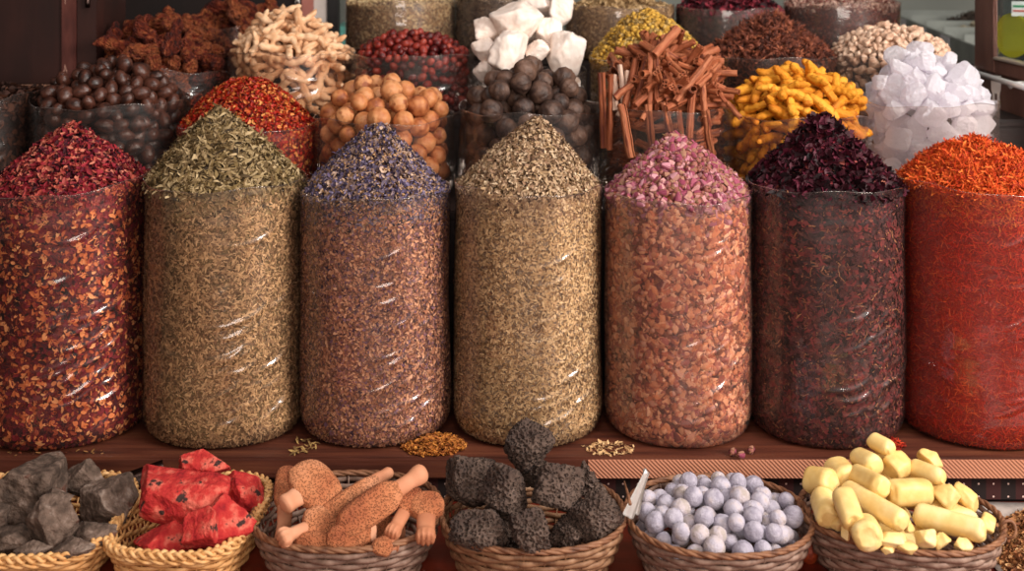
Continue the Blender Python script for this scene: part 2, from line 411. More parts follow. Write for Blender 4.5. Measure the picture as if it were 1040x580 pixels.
def thread_t(rng, n=6, w=.1, curl=.35, nx=5):
    out = []
    for k in range(n):
        u = np.linspace(-.5, .5, nx); a = rng.uniform(-1, 1)*curl; b = rng.uniform(-1, 1)*curl
        c = np.stack([u, a*u**2*2+.1*rng.normal(size=nx)*w*2, b*u**2*2], -1)
        V = np.concatenate([c+[0, w/2, 0], c-[0, w/2, 0], ], 0); V = V.reshape(2, nx, 3).transpose(1, 0, 2).reshape(-1, 3)
        V[1::2, 2] += w*.35
        out.append((V, [grid_faces(nx, 2)]))
    return out

def make_stuff(name, g, apex, prof, label, cat, tops, sides, coremats, group=None, seed=1, rough=.004, sidecore=None):
    """one heap of loose spice filling the bag. tops / sides: list of (templates, size, count, jitter, matindex)"""
    rng = np.random.default_rng(seed); acc = Acc()
    mats = coremats  # first one is the core, darkened to paint shade between flakes
    nu = 160; nzs = 50; nts = 60
    phi = np.linspace(0, 2*PI, nu, endpoint=False)
    rows = []
    for z in np.linspace(.002, 1, nzs):
        zz = z*(g.rim(phi)-.004-g.z0); r = g.Rf(phi, zz)-.0045
        rows.append(np.stack([g.c[0]+r*np.cos(phi), g.c[1]+r*np.sin(phi), g.z0+.002+zz], -1))
    for t in np.linspace(.98, .01, nts):
        rows.append(surf_heap(g, apex[0], apex[1], prof, np.full(nu, t), phi)-[0, 0, rough])
    G = np.stack(rows, 1)
    n = fbm(G.reshape(-1, 3), 90, seed, 3).reshape(nu, -1)*rough*.5
    G[:, nzs:, 2] += n[:, nzs:]
    gf = grid_faces(nu, nzs+nts, True)[:, ::-1]; isside = (gf % (nzs+nts)).max(1) < nzs
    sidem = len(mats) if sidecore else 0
    if sidecore: mats = mats+[sidecore]  # separate core for the sides, coloured lighter to imitate light on them
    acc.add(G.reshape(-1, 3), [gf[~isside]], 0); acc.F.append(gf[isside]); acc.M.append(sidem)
    i = np.arange(nu); c0 = G[:, 0]; acc.add(np.concatenate([c0, c0.mean(0)[None]]), [np.stack([i, (i+1) % nu, np.full(nu, nu)], -1)], 0)
    c1 = G[:, -1]; acc.add(np.concatenate([c1, c1.mean(0)[None]+[0, 0, .001]]), [np.stack([i, (i+1) % nu, np.full(nu, nu)], -1)], 0)
    for tm, size, cnt, jit, mi in tops:
        t = np.sqrt(rng.uniform(0, 1, cnt)); ph = rng.uniform(0, 2*PI, cnt)
        P = surf_heap(g, apex[0], apex[1], prof, t, ph)
        e = 1e-3
        dt = surf_heap(g, apex[0], apex[1], prof, t*.99, ph)-surf_heap(g, apex[0], apex[1], prof, np.minimum(t*1.01, 1), ph)
        dp = np.stack([-np.sin(ph), np.cos(ph), 0*ph], -1)
        Nn = np.cross(dp, dt); Nn /= np.linalg.norm(Nn, axis=1)[:, None]+1e-9; Nn *= np.sign(Nn[:, 2:3]+1e-9)
        sz = size*rng.uniform(.6, 1.35, cnt)
        P = P+Nn*rng.uniform(-1.3, 1.0, cnt)[:, None]*np.minimum(size*.4, .006)
        # lumpy surface
        P[:, 2] += fbm(P, 28, seed+3, 3)*size*.35
        scatter(acc, tm, P, align_rot(rng, Nn, jit), sz, rng, mi)
    sides = [(a_, b_, c_, d_, e_, 0.003, 1) for a_, b_, c_, d_, e_ in sides]+[(tm, size, int(cnt*.22), jit*.6, mi, .87, 1.0) for tm, size, cnt, jit, mi in tops]
    for tm, size, cnt, jit, mi, u0, u1 in sides:
        ph = rng.uniform(-2.05, 2.05, cnt)-PI/2; u = rng.uniform(u0, u1, cnt)
        if u0 > .5: u = 1-(1-u)*rng.uniform(0, 1, cnt)
        top = g.rim(ph)-.004-g.z0; zz = u*top; r = g.Rf(ph, zz)-.0008-size*(.46 if jit > 1 else .10)-rng.uniform(0, 1, cnt)*(.006 if jit > 1 else .0035)
        P = np.stack([g.c[0]+r*np.cos(ph), g.c[1]+r*np.sin(ph), g.z0+zz+.002], -1)
        Nn = np.stack([np.cos(ph), np.sin(ph), 0*ph], -1)
        sz = size*rng.uniform(.6, 1.35, cnt); S = np.stack([sz, sz, sz*(1 if jit > 1 else .4)], -1)
        k0 = len(acc.V); scatter(acc, tm, P, align_rot(rng, Nn, jit), S, rng, mi)
        for k in range(k0, len(acc.V)):         # pressed flat against the plastic
            V = acc.V[k]; dx = V[:, 0]-g.c[0]; dy = V[:, 1]-g.c[1]; rr_ = np.hypot(dx, dy); lim = g.Rf(np.arctan2(dy, dx), np.clip(V[:, 2]-g.z0, 0, None))-.0004
            f = np.where(rr_ > lim, lim/rr_, 1); V[:, 0] = g.c[0]+dx*f; V[:, 1] = g.c[1]+dy*f; V[:, 2] = np.maximum(V[:, 2], g.z0+.001)
    me = acc.mesh(name, mats); me.transform(Matrix.Translation((-g.c[0], -g.c[1], -g.z0)))
    o = link(name, me, loc=(g.c[0], g.c[1], g.z0)); tag(o, label, cat, group, 'stuff')
    return o

rt = np.random.default_rng(11)
PET = petal_t(rt, 6, .62, .6); LEAF = petal_t(rt, 7, .22, 1.0, nx=5, ny=2, pointed=.8); BROAD = petal_t(rt, 6, .8, .9)
HUSK = petal_t(rt, 6, .45, .5, nx=3, ny=2, pointed=.7); GRAIN = grain_t(rt); THREAD = thread_t(rt); FAT = thread_t(rt, 6, .3, .7, 6)
ROUNDG = grain_t(rt, 4, .85)

# ---- front row; bag-side flakes and cores have light painted into their colours
D1 = 2.62
SPEC = 'tall clear plastic bag holding '
g1 = make_bag(66, D1, 82, 188, 0, 101, 'tall clear plastic bag of crimson rose petals, cut by the picture edge', rim_tilt=.013)
c = ['#1a060c', '#420a1a', '#6e1226', '#96242e', '#7a1626', '#b04c3c', '#c87a64', '#8a1c2c']
make_stuff('rose_petals', g1, (72, 128), cone(.92, .1), 'crimson dried rose petals heaped in a tall bag beside green herb bag', 'petals',
    [(PET, .0125, 6500, .55, 1)], [(PET, .0125, 8500, .3, 2)],
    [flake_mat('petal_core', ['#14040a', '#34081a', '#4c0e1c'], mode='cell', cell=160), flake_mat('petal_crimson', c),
     flake_mat('petal_pressed_lit', ['#1c080c', '#4a0e1c', '#7a1c24', '#5c1420', '#a84c2a', '#c87844', '#d89a66'], sat=0.92, blue=0, g=1.2)], seed=31, sidecore=flake_mat('lit_side_core_31', ['#3a0e16', '#6a1a20', '#8a3424', '#52121c'], mode='cell', cell=190))
g2 = make_bag(229, D1, 79, 184, 0, 102, 'tall clear plastic bag of grey-green dried leaves')
make_stuff('dried_herb_leaves', g2, (222, 113), cone(.9, .09), 'grey-green dried herb leaves heaped in a tall clear bag', 'herbs',
    [(LEAF, .024, 6500, .5, 1), (LEAF, .014, 4000, .6, 1)], [(LEAF, .015, 9000, .25, 2), (HUSK, .008, 15000, .25, 2)],
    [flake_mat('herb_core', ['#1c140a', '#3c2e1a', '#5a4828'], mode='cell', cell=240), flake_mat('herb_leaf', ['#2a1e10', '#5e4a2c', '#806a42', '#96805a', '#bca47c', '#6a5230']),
     flake_mat('herb_pressed_lit', ['#4c3820', '#806244', '#9a7c58', '#aa8a62', '#bc9c72'], sat=0.95, blue=0.01, g=1.2)], seed=32, sidecore=flake_mat('lit_side_core_32', ['#6a5434', '#8a7048', '#9c8258'], sat=0.95, blue=0.01, mode='cell', cell=300))
g3 = make_bag(381, D1, 74.5, 193, 0, 103, 'tall clear plastic bag of purple dried flowers')
make_stuff('lavender_blossoms', g3, (384, 127), cone(.95, .1), 'purple and tan dried blossoms heaped in a tall clear bag', 'dried flowers',
    [(PET, .0095, 8000, .7, 1), (GRAIN, .008, 2600, .8, 2), (FAT, .013, 1200, .8, 1)], [(PET, .0075, 18000, .35, 3), (GRAIN, .0065, 4500, .4, 3)],
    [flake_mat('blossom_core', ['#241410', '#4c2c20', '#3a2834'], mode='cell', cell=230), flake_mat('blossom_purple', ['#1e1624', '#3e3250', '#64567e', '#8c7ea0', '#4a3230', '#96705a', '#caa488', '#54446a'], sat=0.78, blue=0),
     flake_mat('blossom_tan', ['#6a4a34', '#a88058', '#c8a07a']), flake_mat('blossom_pressed_lit', ['#3a2430', '#8a5434', '#b0784c', '#6a4a5c', '#a86c44', '#c99468', '#bd8a60'], sat=0.82, blue=0.03, g=1.2)], seed=33, sidecore=flake_mat('lit_side_core_33', ['#6a4030', '#9a6444', '#b07a54', '#5c4450'], sat=0.82, blue=0.03, mode='cell', cell=320))  # side palette painted warmer and brighter, imitating bounced light
g4 = make_bag(536, D1, 74.5, 188, 0, 104, 'tall clear plastic bag of pale beige chopped herb', rim_tilt=-.004)
make_stuff('chopped_beige_herb', g4, (546, 120), cone(.9, .08), 'pale beige chopped herb heaped in a tall clear bag', 'herbs',
    [(HUSK, .0105, 10000, .6, 1), (PET, .008, 3000, .6, 1)], [(HUSK, .0082, 24000, .3, 2), (LEAF, .011, 4000, .3, 2)],
    [flake_mat('beige_core', ['#2c1c10', '#5c4428', '#442e1a'], mode='cell', cell=240), flake_mat('beige_husk', ['#38241a', '#7a5c42', '#a88a66', '#c0a484', '#8a6850', '#d4bc9c']),
     flake_mat('beige_pressed_lit', ['#5a4226', '#8c6e48', '#a98c60', '#c0a67a', '#b09066'], sat=0.85, blue=0.01, g=1.25)], seed=34, sidecore=flake_mat('lit_side_core_34', ['#7a6040', '#a08660', '#b49a70'], sat=0.75, blue=0.03, mode='cell', cell=320))
g5 = make_bag(688, D1, 74, 196, 0, 105, 'tall clear plastic bag of pink rosebuds', film=FILM_HAZY)
g6 = make_bag(838, D1, 77, 186, 0, 106, 'tall clear plastic bag of dark dried hibiscus', film=FILM)
make_stuff('dried_hibiscus', g6, (835, 119), cone(1.15, .1), 'blackish maroon dried hibiscus heaped in a tall clear bag', 'dried flowers',
    [(BROAD, .021, 2600, .9, 1), (FAT, .026, 2200, .9, 1), (BROAD, .012, 1500, .9, 2)], [(FAT, .022, 4200, .35, 3), (BROAD, .014, 3500, .4, 3), (THREAD, .022, 2200, .2, 4)],
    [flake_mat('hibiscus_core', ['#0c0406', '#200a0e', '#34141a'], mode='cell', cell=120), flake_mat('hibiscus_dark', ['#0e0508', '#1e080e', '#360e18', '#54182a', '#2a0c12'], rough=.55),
     flake_mat('hibiscus_red', ['#4a0c1a', '#7a1c2c', '#8a5040']), flake_mat('hibiscus_pressed_lit', ['#180a0c', '#34161a', '#4c2a26', '#6a2a2a', '#3a1c20'], g=1.25), flake_mat('hibiscus_stem', ['#8a4a34', '#b8805c', '#6a3426'])], seed=36, sidecore=flake_mat('lit_side_core_36', ['#281214', '#44201e', '#5a3028'], mode='cell', cell=200))
g7 = make_bag(994, D1, 80, 186, 0, 107, 'tall clear plastic bag of orange-red safflower threads, cut by the picture edge', rim_tilt=-.005)
make_stuff('safflower_threads', g7, (990, 145), dome(2.1), 'orange-red safflower threads heaped in a tall bag beside hibiscus', 'spice',
    [(THREAD, .021, 16000, .6, 1)], [(THREAD, .015, 15000, .3, 2)],
    [flake_mat('safflower_core', ['#6e0c06', '#8e1608', '#7a2008'], mode='cell', cell=420), flake_mat('safflower_orange', ['#7a1a06', '#b8340c', '#d05a1c', '#c23c10', '#e07830']),
     flake_mat('safflower_pressed_lit', ['#7a0e08', '#a01a0a', '#b02c0c', '#96200c', '#c04c1c'], g=1.18)], seed=37, sidecore=flake_mat('lit_side_core_37', ['#8c1808', '#a8240c', '#b8380f'], mode='cell', cell=420))

# ---- rosebuds in the fifth bag
def rosebud_mesh(rng, mats):
    acc = Acc(); V, Fa = ico(2); z = V[:, 2]
    rad = .40*np.sqrt(np.clip(1-z*z, 0, 1))*(1-.38*z)
    a = np.arctan2(V[:, 1], V[:, 0]); rad = rad*(1+.12*np.sin(3*a+z*2.4+rng.uniform(0, 6)))
    V = np.stack([rad*np.cos(a), rad*np.sin(a), z*.62+.12], -1); acc.add(V, [Fa], 0)
    for k in range(4):      # outer petals hugging the bud
        aa = k*PI/2+rng.uniform(-.3, .3); u = np.linspace(-.7, .7, 4); v = np.linspace(-.45, .72+rng.uniform(-.1, .1), 5); U, Vv = np.meshgrid(u, v, indexing='ij')
        r = .44*(1-.45*Vv)*np.sqrt(np.clip(1.15-Vv**2, .1, 1)); wdt = (1-.6*np.clip(Vv, 0, 1)**2)
        acc.add(np.stack([r*np.cos(aa+U*wdt), r*np.sin(aa+U*wdt), Vv*.7+.14], -1).reshape(-1, 3), [grid_faces(4, 5)], 0)
    tv_, tf_ = tube([[0, 0, -.42], [.01, 0, -.62], [.03, .02, -.8]], [.12, .05, .04], 6); acc.add(tv_, tf_, 1)
    for k in range(4):
        aa = k*PI/2+.6; acc.add([[.1*math.cos(aa), .1*math.sin(aa), -.45], [.42*math.cos(aa+.22), .42*math.sin(aa+.22), -.2], [.40*math.cos(aa), .40*math.sin(aa), .22], [.42*math.cos(aa-.22), .42*math.sin(aa-.22), -.2]], [[[0, 1, 2, 3]]], 1)
    return acc
budp = flake_mat('bud_pink', ['#501a28', '#7c3044', '#9a4c62', '#b4727e', '#6c2438', '#a07860', '#844438', '#c08c8c'], mode='island', rough=.7)
buds = flake_mat('bud_sepal', ['#5c4a2c', '#8a6a44', '#7a5034'], mode='object')
rb = np.random.default_rng(51)
BUDS = [rosebud_mesh(rb, None) for _ in range(5)]
BUD_ME = []
for a_ in BUDS: BUD_ME.append(a_.mesh('rosebud', [budp, buds]))
AP5 = (684, 138); PR5 = cone(.85, .12)
def place_individuals(name, meshes, P, R, S, label, cat, group, bag=None):
    """one object per piece; label says where in the heap it lies ({} is filled in)"""
    out = []; P = np.asarray(P, float); top = int(P[:, 2].argmax()); ztop = P[:, 2].max()
    zr = bag.zr if bag is not None else None; xc = bag.c[0] if bag is not None else P[:, 0].mean(); hw = (bag.R if bag is not None else np.ptp(P[:, 0])/2)
    for i in range(len(P)):
        o = bpy.data.objects.new(name, meshes[i % len(meshes)])
        o.matrix_world = Matrix.Translation(Vector(P[i])) @ Matrix(np.asarray(R[i]).tolist()).to_4x4() @ Matrix.Diagonal(Vector((*np.broadcast_to(S[i], 3), 1)))
        COL.objects.link(o)
        if zr is not None:
            q = (P[i, 0]-xc)/hw; side = 'left side' if q < -.33 else 'right side' if q > .33 else 'middle'
            if i == top: w = 'topmost of the heap'; g_ = None
            elif P[i, 2] < zr-.012 and P[i, 1] < bag.c[1]+.02: w = 'pressed behind the plastic below the rim, ' + side; g_ = group+', behind the plastic, '+side
            elif P[i, 2] > zr+.6*(ztop-zr): w = 'on the crest of the heap, ' + side; g_ = group+', crest, '+side
            else: w = 'on the slope above the rim, ' + side; g_ = group+', slope, '+side
            o['label'] = label+', '+w
        else: o['label'] = label; g_ = group
        o['category'] = cat
        if g_: o['group'] = g_
        out.append(o)
    return out
def poisson(P, d, nmax=None):
    keep = []; A = np.empty((0, 3))
    for p in P:
        if len(A) and (((A-p)**2).sum(1) < d*d).any(): continue
        A = np.vstack([A, p]); keep.append(p)
        if nmax and len(keep) >= nmax: break
    return A
t = np.sqrt(rb.uniform(0, 1, 9000)); ph = rb.uniform(-1.75, 1.75, 9000)-PI/2
P = poisson(surf_heap(g5, AP5[0], AP5[1], PR5, t*.97, ph), .0115, 300)
place_individuals('rosebud', BUD_ME, P, rand_rot(rb, len(P)), .0165*rb.uniform(.75, 1.3, len(P)), 'small pink dried rosebud', 'rosebud', 'rosebuds heaped in the bag', g5)
bt = [(np.concatenate(a.V), a.F[:1]+a.F[1:]) for a in BUDS]
make_stuff('packed_rosebuds', g5, (684, 143), PR5, 'orange-pink rosebuds packed behind the plastic of the rosebud bag', 'rosebuds',
    [(bt, .0145, 900, 2.0, 1)], [(bt, .0185, 4600, 1.6, 2), (PET, .009, 1500, .4, 2)],
    [flake_mat('bud_core', ['#5c2418', '#8a4428', '#3a140e'], mode='cell', cell=90), flake_mat('bud_under', ['#742c3a', '#a05266', '#c08490', '#a07058'], sat=0.9, blue=0),
     flake_mat('bud_pressed_lit', ['#6a2a20', '#a4502e', '#c27444', '#d09468', '#b06a40', '#8e3e34', '#d8a47c'], sat=0.85, blue=0.02, g=1.15)], seed=35, sidecore=flake_mat('lit_side_core_35', ['#4a2018', '#7c442e', '#94583c'], mode='cell', cell=110))  # orange side tones paint warm light onto the same buds

# ------------------------------------------------------------------ pieces that fill the bags behind
def pack(g, r, heapz, n_max, seed, K=60, depth=2.4, front_only=True, zfloor=None):
    """drop balls of radius r into the bag until they reach the heap surface heapz(x,y); returns the visible ones"""
    rng = np.random.default_rng(seed); C = np.empty((0, 3)); Rr = np.empty(0)
    z0 = (g.z0+.004) if zfloor is None else zfloor; fails = 0; cen = g.c; n_max = 2600
    while len(C) < n_max and fails < 12:
        rad = np.sqrt(rng.uniform(0, 1, K))*(g.R*.97-r-.003); a = rng.uniform(0, 2*PI, K)
        x = rad*np.cos(a); y = rad*np.sin(a); ri = r*rng.uniform(.85, 1.12)
        z = np.full(K, z0+ri)
        if len(C):
            d2 = (x[:, None]-C[None, :, 0])**2+(y[:, None]-C[None, :, 1])**2; s = (Rr[None]+ri)*.96
            h = np.where(d2 < s*s, C[None, :, 2]+np.sqrt(np.clip(s*s-d2, 0, None)), -9).max(1); z = np.maximum(z, h)
        hz = heapz(x, y)-ri*.6
        sc = np.where(z < hz, z, 99); k = sc.argmin()
        if sc[k] > 50: fails += 1; continue
        C = np.vstack([C, [x[k], y[k], z[k]]]); Rr = np.append(Rr, ri)
    # keep what can be seen: near the surface or near the front wall
    hz = heapz(C[:, 0], C[:, 1]); rr = np.hypot(C[:, 0], C[:, 1])
    vis = (hz-C[:, 2] < depth*2*r) | ((C[:, 1] < .04) & (g.R-rr < depth*1.7*r))
    if front_only: vis &= ~((C[:, 1] > g.R*.35) & (C[:, 2] < g.zr-1.5*r))
    C = C[vis]; Rr = Rr[vis]
    return C+[cen[0], cen[1], 0], Rr
def heapfn(g, top_px, top_py, p=1.6, flat=0):
    za = W(0, top_py, g.D).z; ax = (top_px-520)*g.D/F-g.c[0]
    def f(x, y):
        t = np.clip(np.hypot(x-ax*np.clip(1-np.hypot(x, y)/g.R, 0, 1), y)/g.R, 0, 1)
        return g.zr+(za-g.zr)*np.clip((1-t**p)*(1+flat), 0, 1)
    return f

def mesh_from(acc, name, mats, smooth=True): return acc.mesh(name, mats, smooth)

# shapes -----------------------------------------------------------
rs = np.random.default_rng(77)
def nut_mesh():
    V, Fa = ico(3); a = np.arctan2(V[:, 1], V[:, 2])
    V = V*[1.25, .92, .92]*rs.uniform(.94, 1.06, 3)*(1+.02*np.sin(7*a+V[:, 0]*5)[:, None]+.02*fbm(V, 2.5, int(rs.integers(99)), 2)[:, None])
    acc = Acc(); acc.add(V, [Fa]); return acc
def lime_mesh(ridge=.02, dent=.12):
    V, Fa = ico(4); a = np.arctan2(V[:, 1], V[:, 0]); z = V[:, 2]
    s = 1+ridge*np.sin(9*a+rs.uniform(0, 6))*np.sqrt(np.clip(1-z*z, 0, 1))+.03*fbm(V, 1.8, int(rs.integers(999)), 3)
    s = s-dent*np.exp(-((1-z)/.03))+.05*np.exp(-((1+z)/.05))
    V = V*s[:, None]*[1, 1, .95]; acc = Acc(); acc.add(V, [Fa]); return acc
def finger_mesh(length, rad, bend, knob=.12, ring=6, taper=.35, branch=0, n=18, m=9):
    """a knobby rhizome along x, with optional side shoots"""
    acc = Acc()
    def one(L_, R_, base, d, bnd, cap=.6):
        u = np.linspace(-.5, .5, n); side = rs.normal(size=3); side -= side.dot(d)*d; side /= np.linalg.norm(side)
        P = base[None]+u[:, None]*L_*d[None]+side[None]*(bnd*L_*(4*u**2))[:, None]+rs.normal(size=(n, 3))*R_*.06
        e = np.sqrt(np.clip(1-(2*np.abs(u))**4, 0.0, 1)); rd = R_*(e*.98+.02)*(1-taper*u)*(1+knob*np.sin(u*ring*2*PI+rs.uniform(0, 6))+rs.normal(size=n)*.05)
        tv, tf = tube(P, rd, m); acc.add(tv, tf)
    one(length, rad, np.zeros(3), np.array([1.0, 0, 0]), bend)
    for k in range(branch):
        d = np.array([rs.uniform(-.6, .6), rs.choice([-1, 1])*rs.uniform(.6, 1), rs.uniform(-.5, .5)]); d /= np.linalg.norm(d)
        b = np.array([rs.uniform(-.3, .3)*length, 0, 0])+d*rad*.9
        one(length*rs.uniform(.35, .6), rad*rs.uniform(.65, .9), b, d, bend*.5)
    return acc
def rock_verts(rng, sub=4, planes=14, rough=.05, lo=.72, rscale=3.0, octv=4, soft=.0):
    V, Fa = ico(sub); Nn = rng.normal(size=(planes, 3)); Nn /= np.linalg.norm(Nn, axis=1)[:, None]; Nn = np.vstack([Nn, np.eye(3), -np.eye(3)])
    d = rng.uniform(lo, 1.0, len(Nn)); q = V@Nn.T; r = np.where(q > .05, d[None]/np.maximum(q, .05), 9)
    if soft: r = -np.log(np.exp(-r/soft).sum(1))*soft
    else: r = r.min(1)
    r = np.minimum(r, 1.25); r = r*(1+rough*fbm(V*r[:, None], rscale, int(rng.integers(9999)), octv))
    return V*r[:, None], Fa
def rock_acc(rng, **k):
    a = Acc(); V, Fa = rock_verts(rng, **k); a.add(V, [Fa]); return a
def quill_mesh(length=1.0, dia=1.0, double=True, m=12):
    """cinnamon bark rolled inward from both edges, open at the ends, with bark thickness; length along x"""
    acc = Acc(); nx = 7; R = dia/2
    def scroll(sgn, off, turns):
        th = np.linspace(0, turns*2*PI, 22); rr = R*(1-.42*th/th[-1])
        y = sgn*(rr*np.cos(th)-off); z = rr*np.sin(th)
        return np.stack([y, z], -1)
    prof = scroll(1, 0, rs.uniform(1.15, 1.5)) if not double else None
    if double:
        a = scroll(1, 0, 1.2)*[.62, .8]+[R*.42, 0]; b = scroll(-1, 0, 1.2)*[.62, .8]-[R*.42, 0]
        prof = np.concatenate([a[::-1][:, :], b])
        # join along the top
    th = .09*dia; k = len(prof); Tn = np.gradient(prof, axis=0); Tn /= np.linalg.norm(Tn, axis=1)[:, None]+1e-9; Nn = np.stack([-Tn[:, 1], Tn[:, 0]], -1)
    loop = np.concatenate([prof+Nn*th/2, (prof-Nn*th/2)[::-1]]); kk = len(loop)
    xs = np.linspace(-.5, .5, nx)*length; wob = rs.normal(size=(nx, 2))*dia*.035; sc = 1+rs.normal(size=nx)*.03
    ja = rs.normal(size=kk)*length*.006
    V = np.stack([np.stack([np.full(kk, x)+(ja if i in (0, nx-1) else 0), loop[:, 0]*sc[i]+wob[i, 0], loop[:, 1]*sc[i]+wob[i, 1]], -1) for i, x in enumerate(xs)], 1)   # kk, nx
    acc.add(V.reshape(-1, 3), [grid_faces(kk, nx, True)])
    i = np.arange(k-1)
    for e in (0, nx-1):
        q = np.stack([i, i+1, kk-2-i, kk-1-i], -1)*nx+e
        acc.add(V.reshape(-1, 3), [q if e else q[:, ::-1]])
    return acc
def anise_mesh():
    acc = Acc()
    for k in range(8):
        a = k*PI/4+rs.uniform(-.1, .1); Lk = rs.uniform(.8, 1.05); tip = rs.uniform(.1, .3)
        c, s = math.cos(a), math.sin(a)
        def pt(r, w, z): return [r*c-w*s, r*s+w*c, z]
        V = [pt(.08, 0, -.05), pt(.45*Lk, .12, .14), pt(.55*Lk, 0, -.12), pt(.45*Lk, -.12, .14), pt(Lk, 0, tip), pt(.5*Lk, .04, .1), pt(.5*Lk, -.04, .1), pt(.1, 0, .1)]
        acc.add(V, [[[0, 2, 1]], [[0, 3, 2]], [[1, 2, 4]], [[2, 3, 4]], [[1, 4, 5]], [[3, 6, 4]], [[1, 5, 7]], [[3, 7, 6]], [[0, 1, 7]], [[0, 7, 3]]])
        V, Fa = ico(1); acc.add(V*[.12, .07, .07]+np.array(pt(.45, 0, .1)), [Fa])
    return acc
def lump_mesh(sub=3, k=5, spread=.5):
    acc = Acc()
    V, Fa = ico(sub); r = np.zeros(len(V))
    for i in range(k):
        d = rs.normal(size=3); d /= np.linalg.norm(d); r = r+.3*np.exp((V@d-1)/.25)
    V = V*[1.15, .9, .9]*(.6+1.3*r)[:, None]*(1+.12*fbm(V, 3, int(rs.integers(999)), 2))[:, None]; acc.add(V, [Fa]); return acc

# materials --------------------------------------------------------
M_NUT = solid_mat('nut_shell', ['#1c0f0c', '#3a2018', '#553024', '#2c1712'], scale=1.2, rough=.36, bump=.1, bscale=4, dist=.05, spec=.5, rnd=.3)
M_LIME = solid_mat('lime_rind', ['#7a3c20', '#a8643a', '#bf7c4c', '#cc9060', '#8e4e2c'], scale=1.0, rough=.5, bump=.15, bscale=9, dist=.03, rnd=.4)
M_BLIME = solid_mat('black_lime_rind', ['#201613', '#3c2a23', '#5a4236', '#705446'], scale=1.2, rough=.5, bump=.2, bscale=6, dist=.05, rnd=.25)
M_TURM = solid_mat('turmeric_skin', ['#a85a08', '#c87c10', '#d89020', '#e09c30', '#b86a0c'], scale=.35, rough=.7, bump=.3, bscale=2, dist=.1, rnd=.25, coord='Generated')
M_GING = solid_mat('ginger_skin', ['#b8845c', '#d6a67c', '#e8c29c', '#c8946a'], scale=2.0, rough=.8, bump=.3, bscale=8, coord='Generated', rnd=.25)
M_ROOT = solid_mat('root_bark', ['#300c08', '#6a2010', '#9a3c1c', '#c46c3c', '#742410'], scale=5.0, rough=.65, bump=1.0, bscale=9, dist=.12, coord='Generated', rnd=.3)
M_DATE = solid_mat('jujube_skin', ['#3a0c0e', '#641a18', '#8a2c22', '#a04434'], scale=2, rough=.34, bump=.2, bscale=8, dist=.05, coord='Generated', rnd=.4)
M_ROCKW = solid_mat('chalky_rock', ['#d8c0b0', '#f0e0d4', '#f8ece4'], scale=30, rough=.85, bump=.5, bscale=30, dist=.004, rnd=.15)
M_BARK = solid_mat('cinnamon_bark', ['#5c2412', '#80401f', '#985030', '#ac6844', '#6c2c16'], scale=1.2, rough=.62, bump=.3, bscale=8, dist=.02, stretch=(.4, 3, 3), rnd=.32)
M_BARKP = solid_mat('pale_bark', ['#a07c68', '#c8a894', '#d8bcaa'], scale=3, rough=.7, stretch=(.4, 3, 3), rnd=.2)
M_ANISE = solid_mat('anise_husk', ['#30160e', '#5c2c1e', '#844630', '#a05c3c'], scale=1.0, rough=.6, bump=.3, bscale=5, dist=.05, rnd=.35)
M_GUM = solid_mat('gum_resin', ['#a88068', '#c8a48a', '#d8bca4', '#b89078'], scale=1, rough=.4, rnd=.35)
def crystal_mat():
    m, nt, b = new_mat('rock_crystal'); out = nt.nodes['Material Output']
    b.inputs['Base Color'].default_value = rgb('#fafbff'); b.inputs['Roughness'].default_value = .2; b.inputs['Transmission Weight'].default_value = .35; b.inputs['IOR'].default_value = 1.35
    b.inputs['Subsurface Weight'].default_value = .0; b.inputs['Specular IOR Level'].default_value = .6
    tc = N(nt, 'ShaderNodeTexCoord'); nz = N(nt, 'ShaderNodeTexNoise'); nz.inputs['Scale'].default_value = 3; nz.inputs['Detail'].default_value = 5; L(nt, tc.outputs['Object'], nz.inputs['Vector'])
    bp = N(nt, 'ShaderNodeBump'); bp.inputs['Strength'].default_value = .3; bp.inputs['Distance'].default_value = .15; L(nt, nz.outputs[0], bp.inputs['Height']); L(nt, bp.outputs[0], b.inputs['Normal'])
    tl = N(nt, 'ShaderNodeBsdfTranslucent'); tl.inputs[0].default_value = rgb('#fffaff'); tr = N(nt, 'ShaderNodeBsdfTransparent'); tr.inputs[0].default_value = rgb('#f6eef2')
    m1 = N(nt, 'ShaderNodeMixShader'); m1.inputs[0].default_value = .45; L(nt, b.outputs[0], m1.inputs[1]); L(nt, tl.outputs[0], m1.inputs[2])
    m2 = N(nt, 'ShaderNodeMixShader'); m2.inputs[0].default_value = .12; L(nt, m1.outputs[0], m2.inputs[1]); L(nt, tr.outputs[0], m2.inputs[2])
    L(nt, m2.outputs[0], out.inputs['Surface']); return m
M_CRYS = crystal_mat()

def variants(name, fn, mats, n=6, smooth=True): return [fn().mesh(name, mats, smooth) for _ in range(n)]

# ---- second row
D2 = 2.95
b = make_bag(113, 2.98, 76, 104, Z2, 201, 'clear plastic bag of glossy dark brown nuts behind the crimson petals', waves=1.5, res=(120, 60), creases=5)
C, R_ = pack(b, .0172, heapfn(b, 112, 58, 2.2), 700, 1)
place_individuals('brown_nut', variants('brown_nut', nut_mesh, [M_NUT]), C, rand_rot(rs, len(C)), R_*1.0, 'glossy dark brown oval nut', 'nut', 'dark brown nuts', b)

b = make_bag(252, D2, 69, 128, Z2, 202, 'clear plastic bag of red chili flakes behind the herb leaves', res=(120, 60), creases=3)
make_stuff('chili_flakes', b, (250, 80), dome(1.9), 'red and golden chili flakes heaped between the herb and blossom bags', 'spice',
    [(PET, .0095, 7000, .5, 1)], [(PET, .0095, 3500, .3, 1)],
    [flake_mat('chili_core', ['#3a0a06', '#7a160c'], mode='cell', cell=200), flake_mat('chili_red', ['#5c0c08', '#96180c', '#b82c14', '#7a1008', '#c8602c', '#e0a058'], rough=.5)], seed=42)

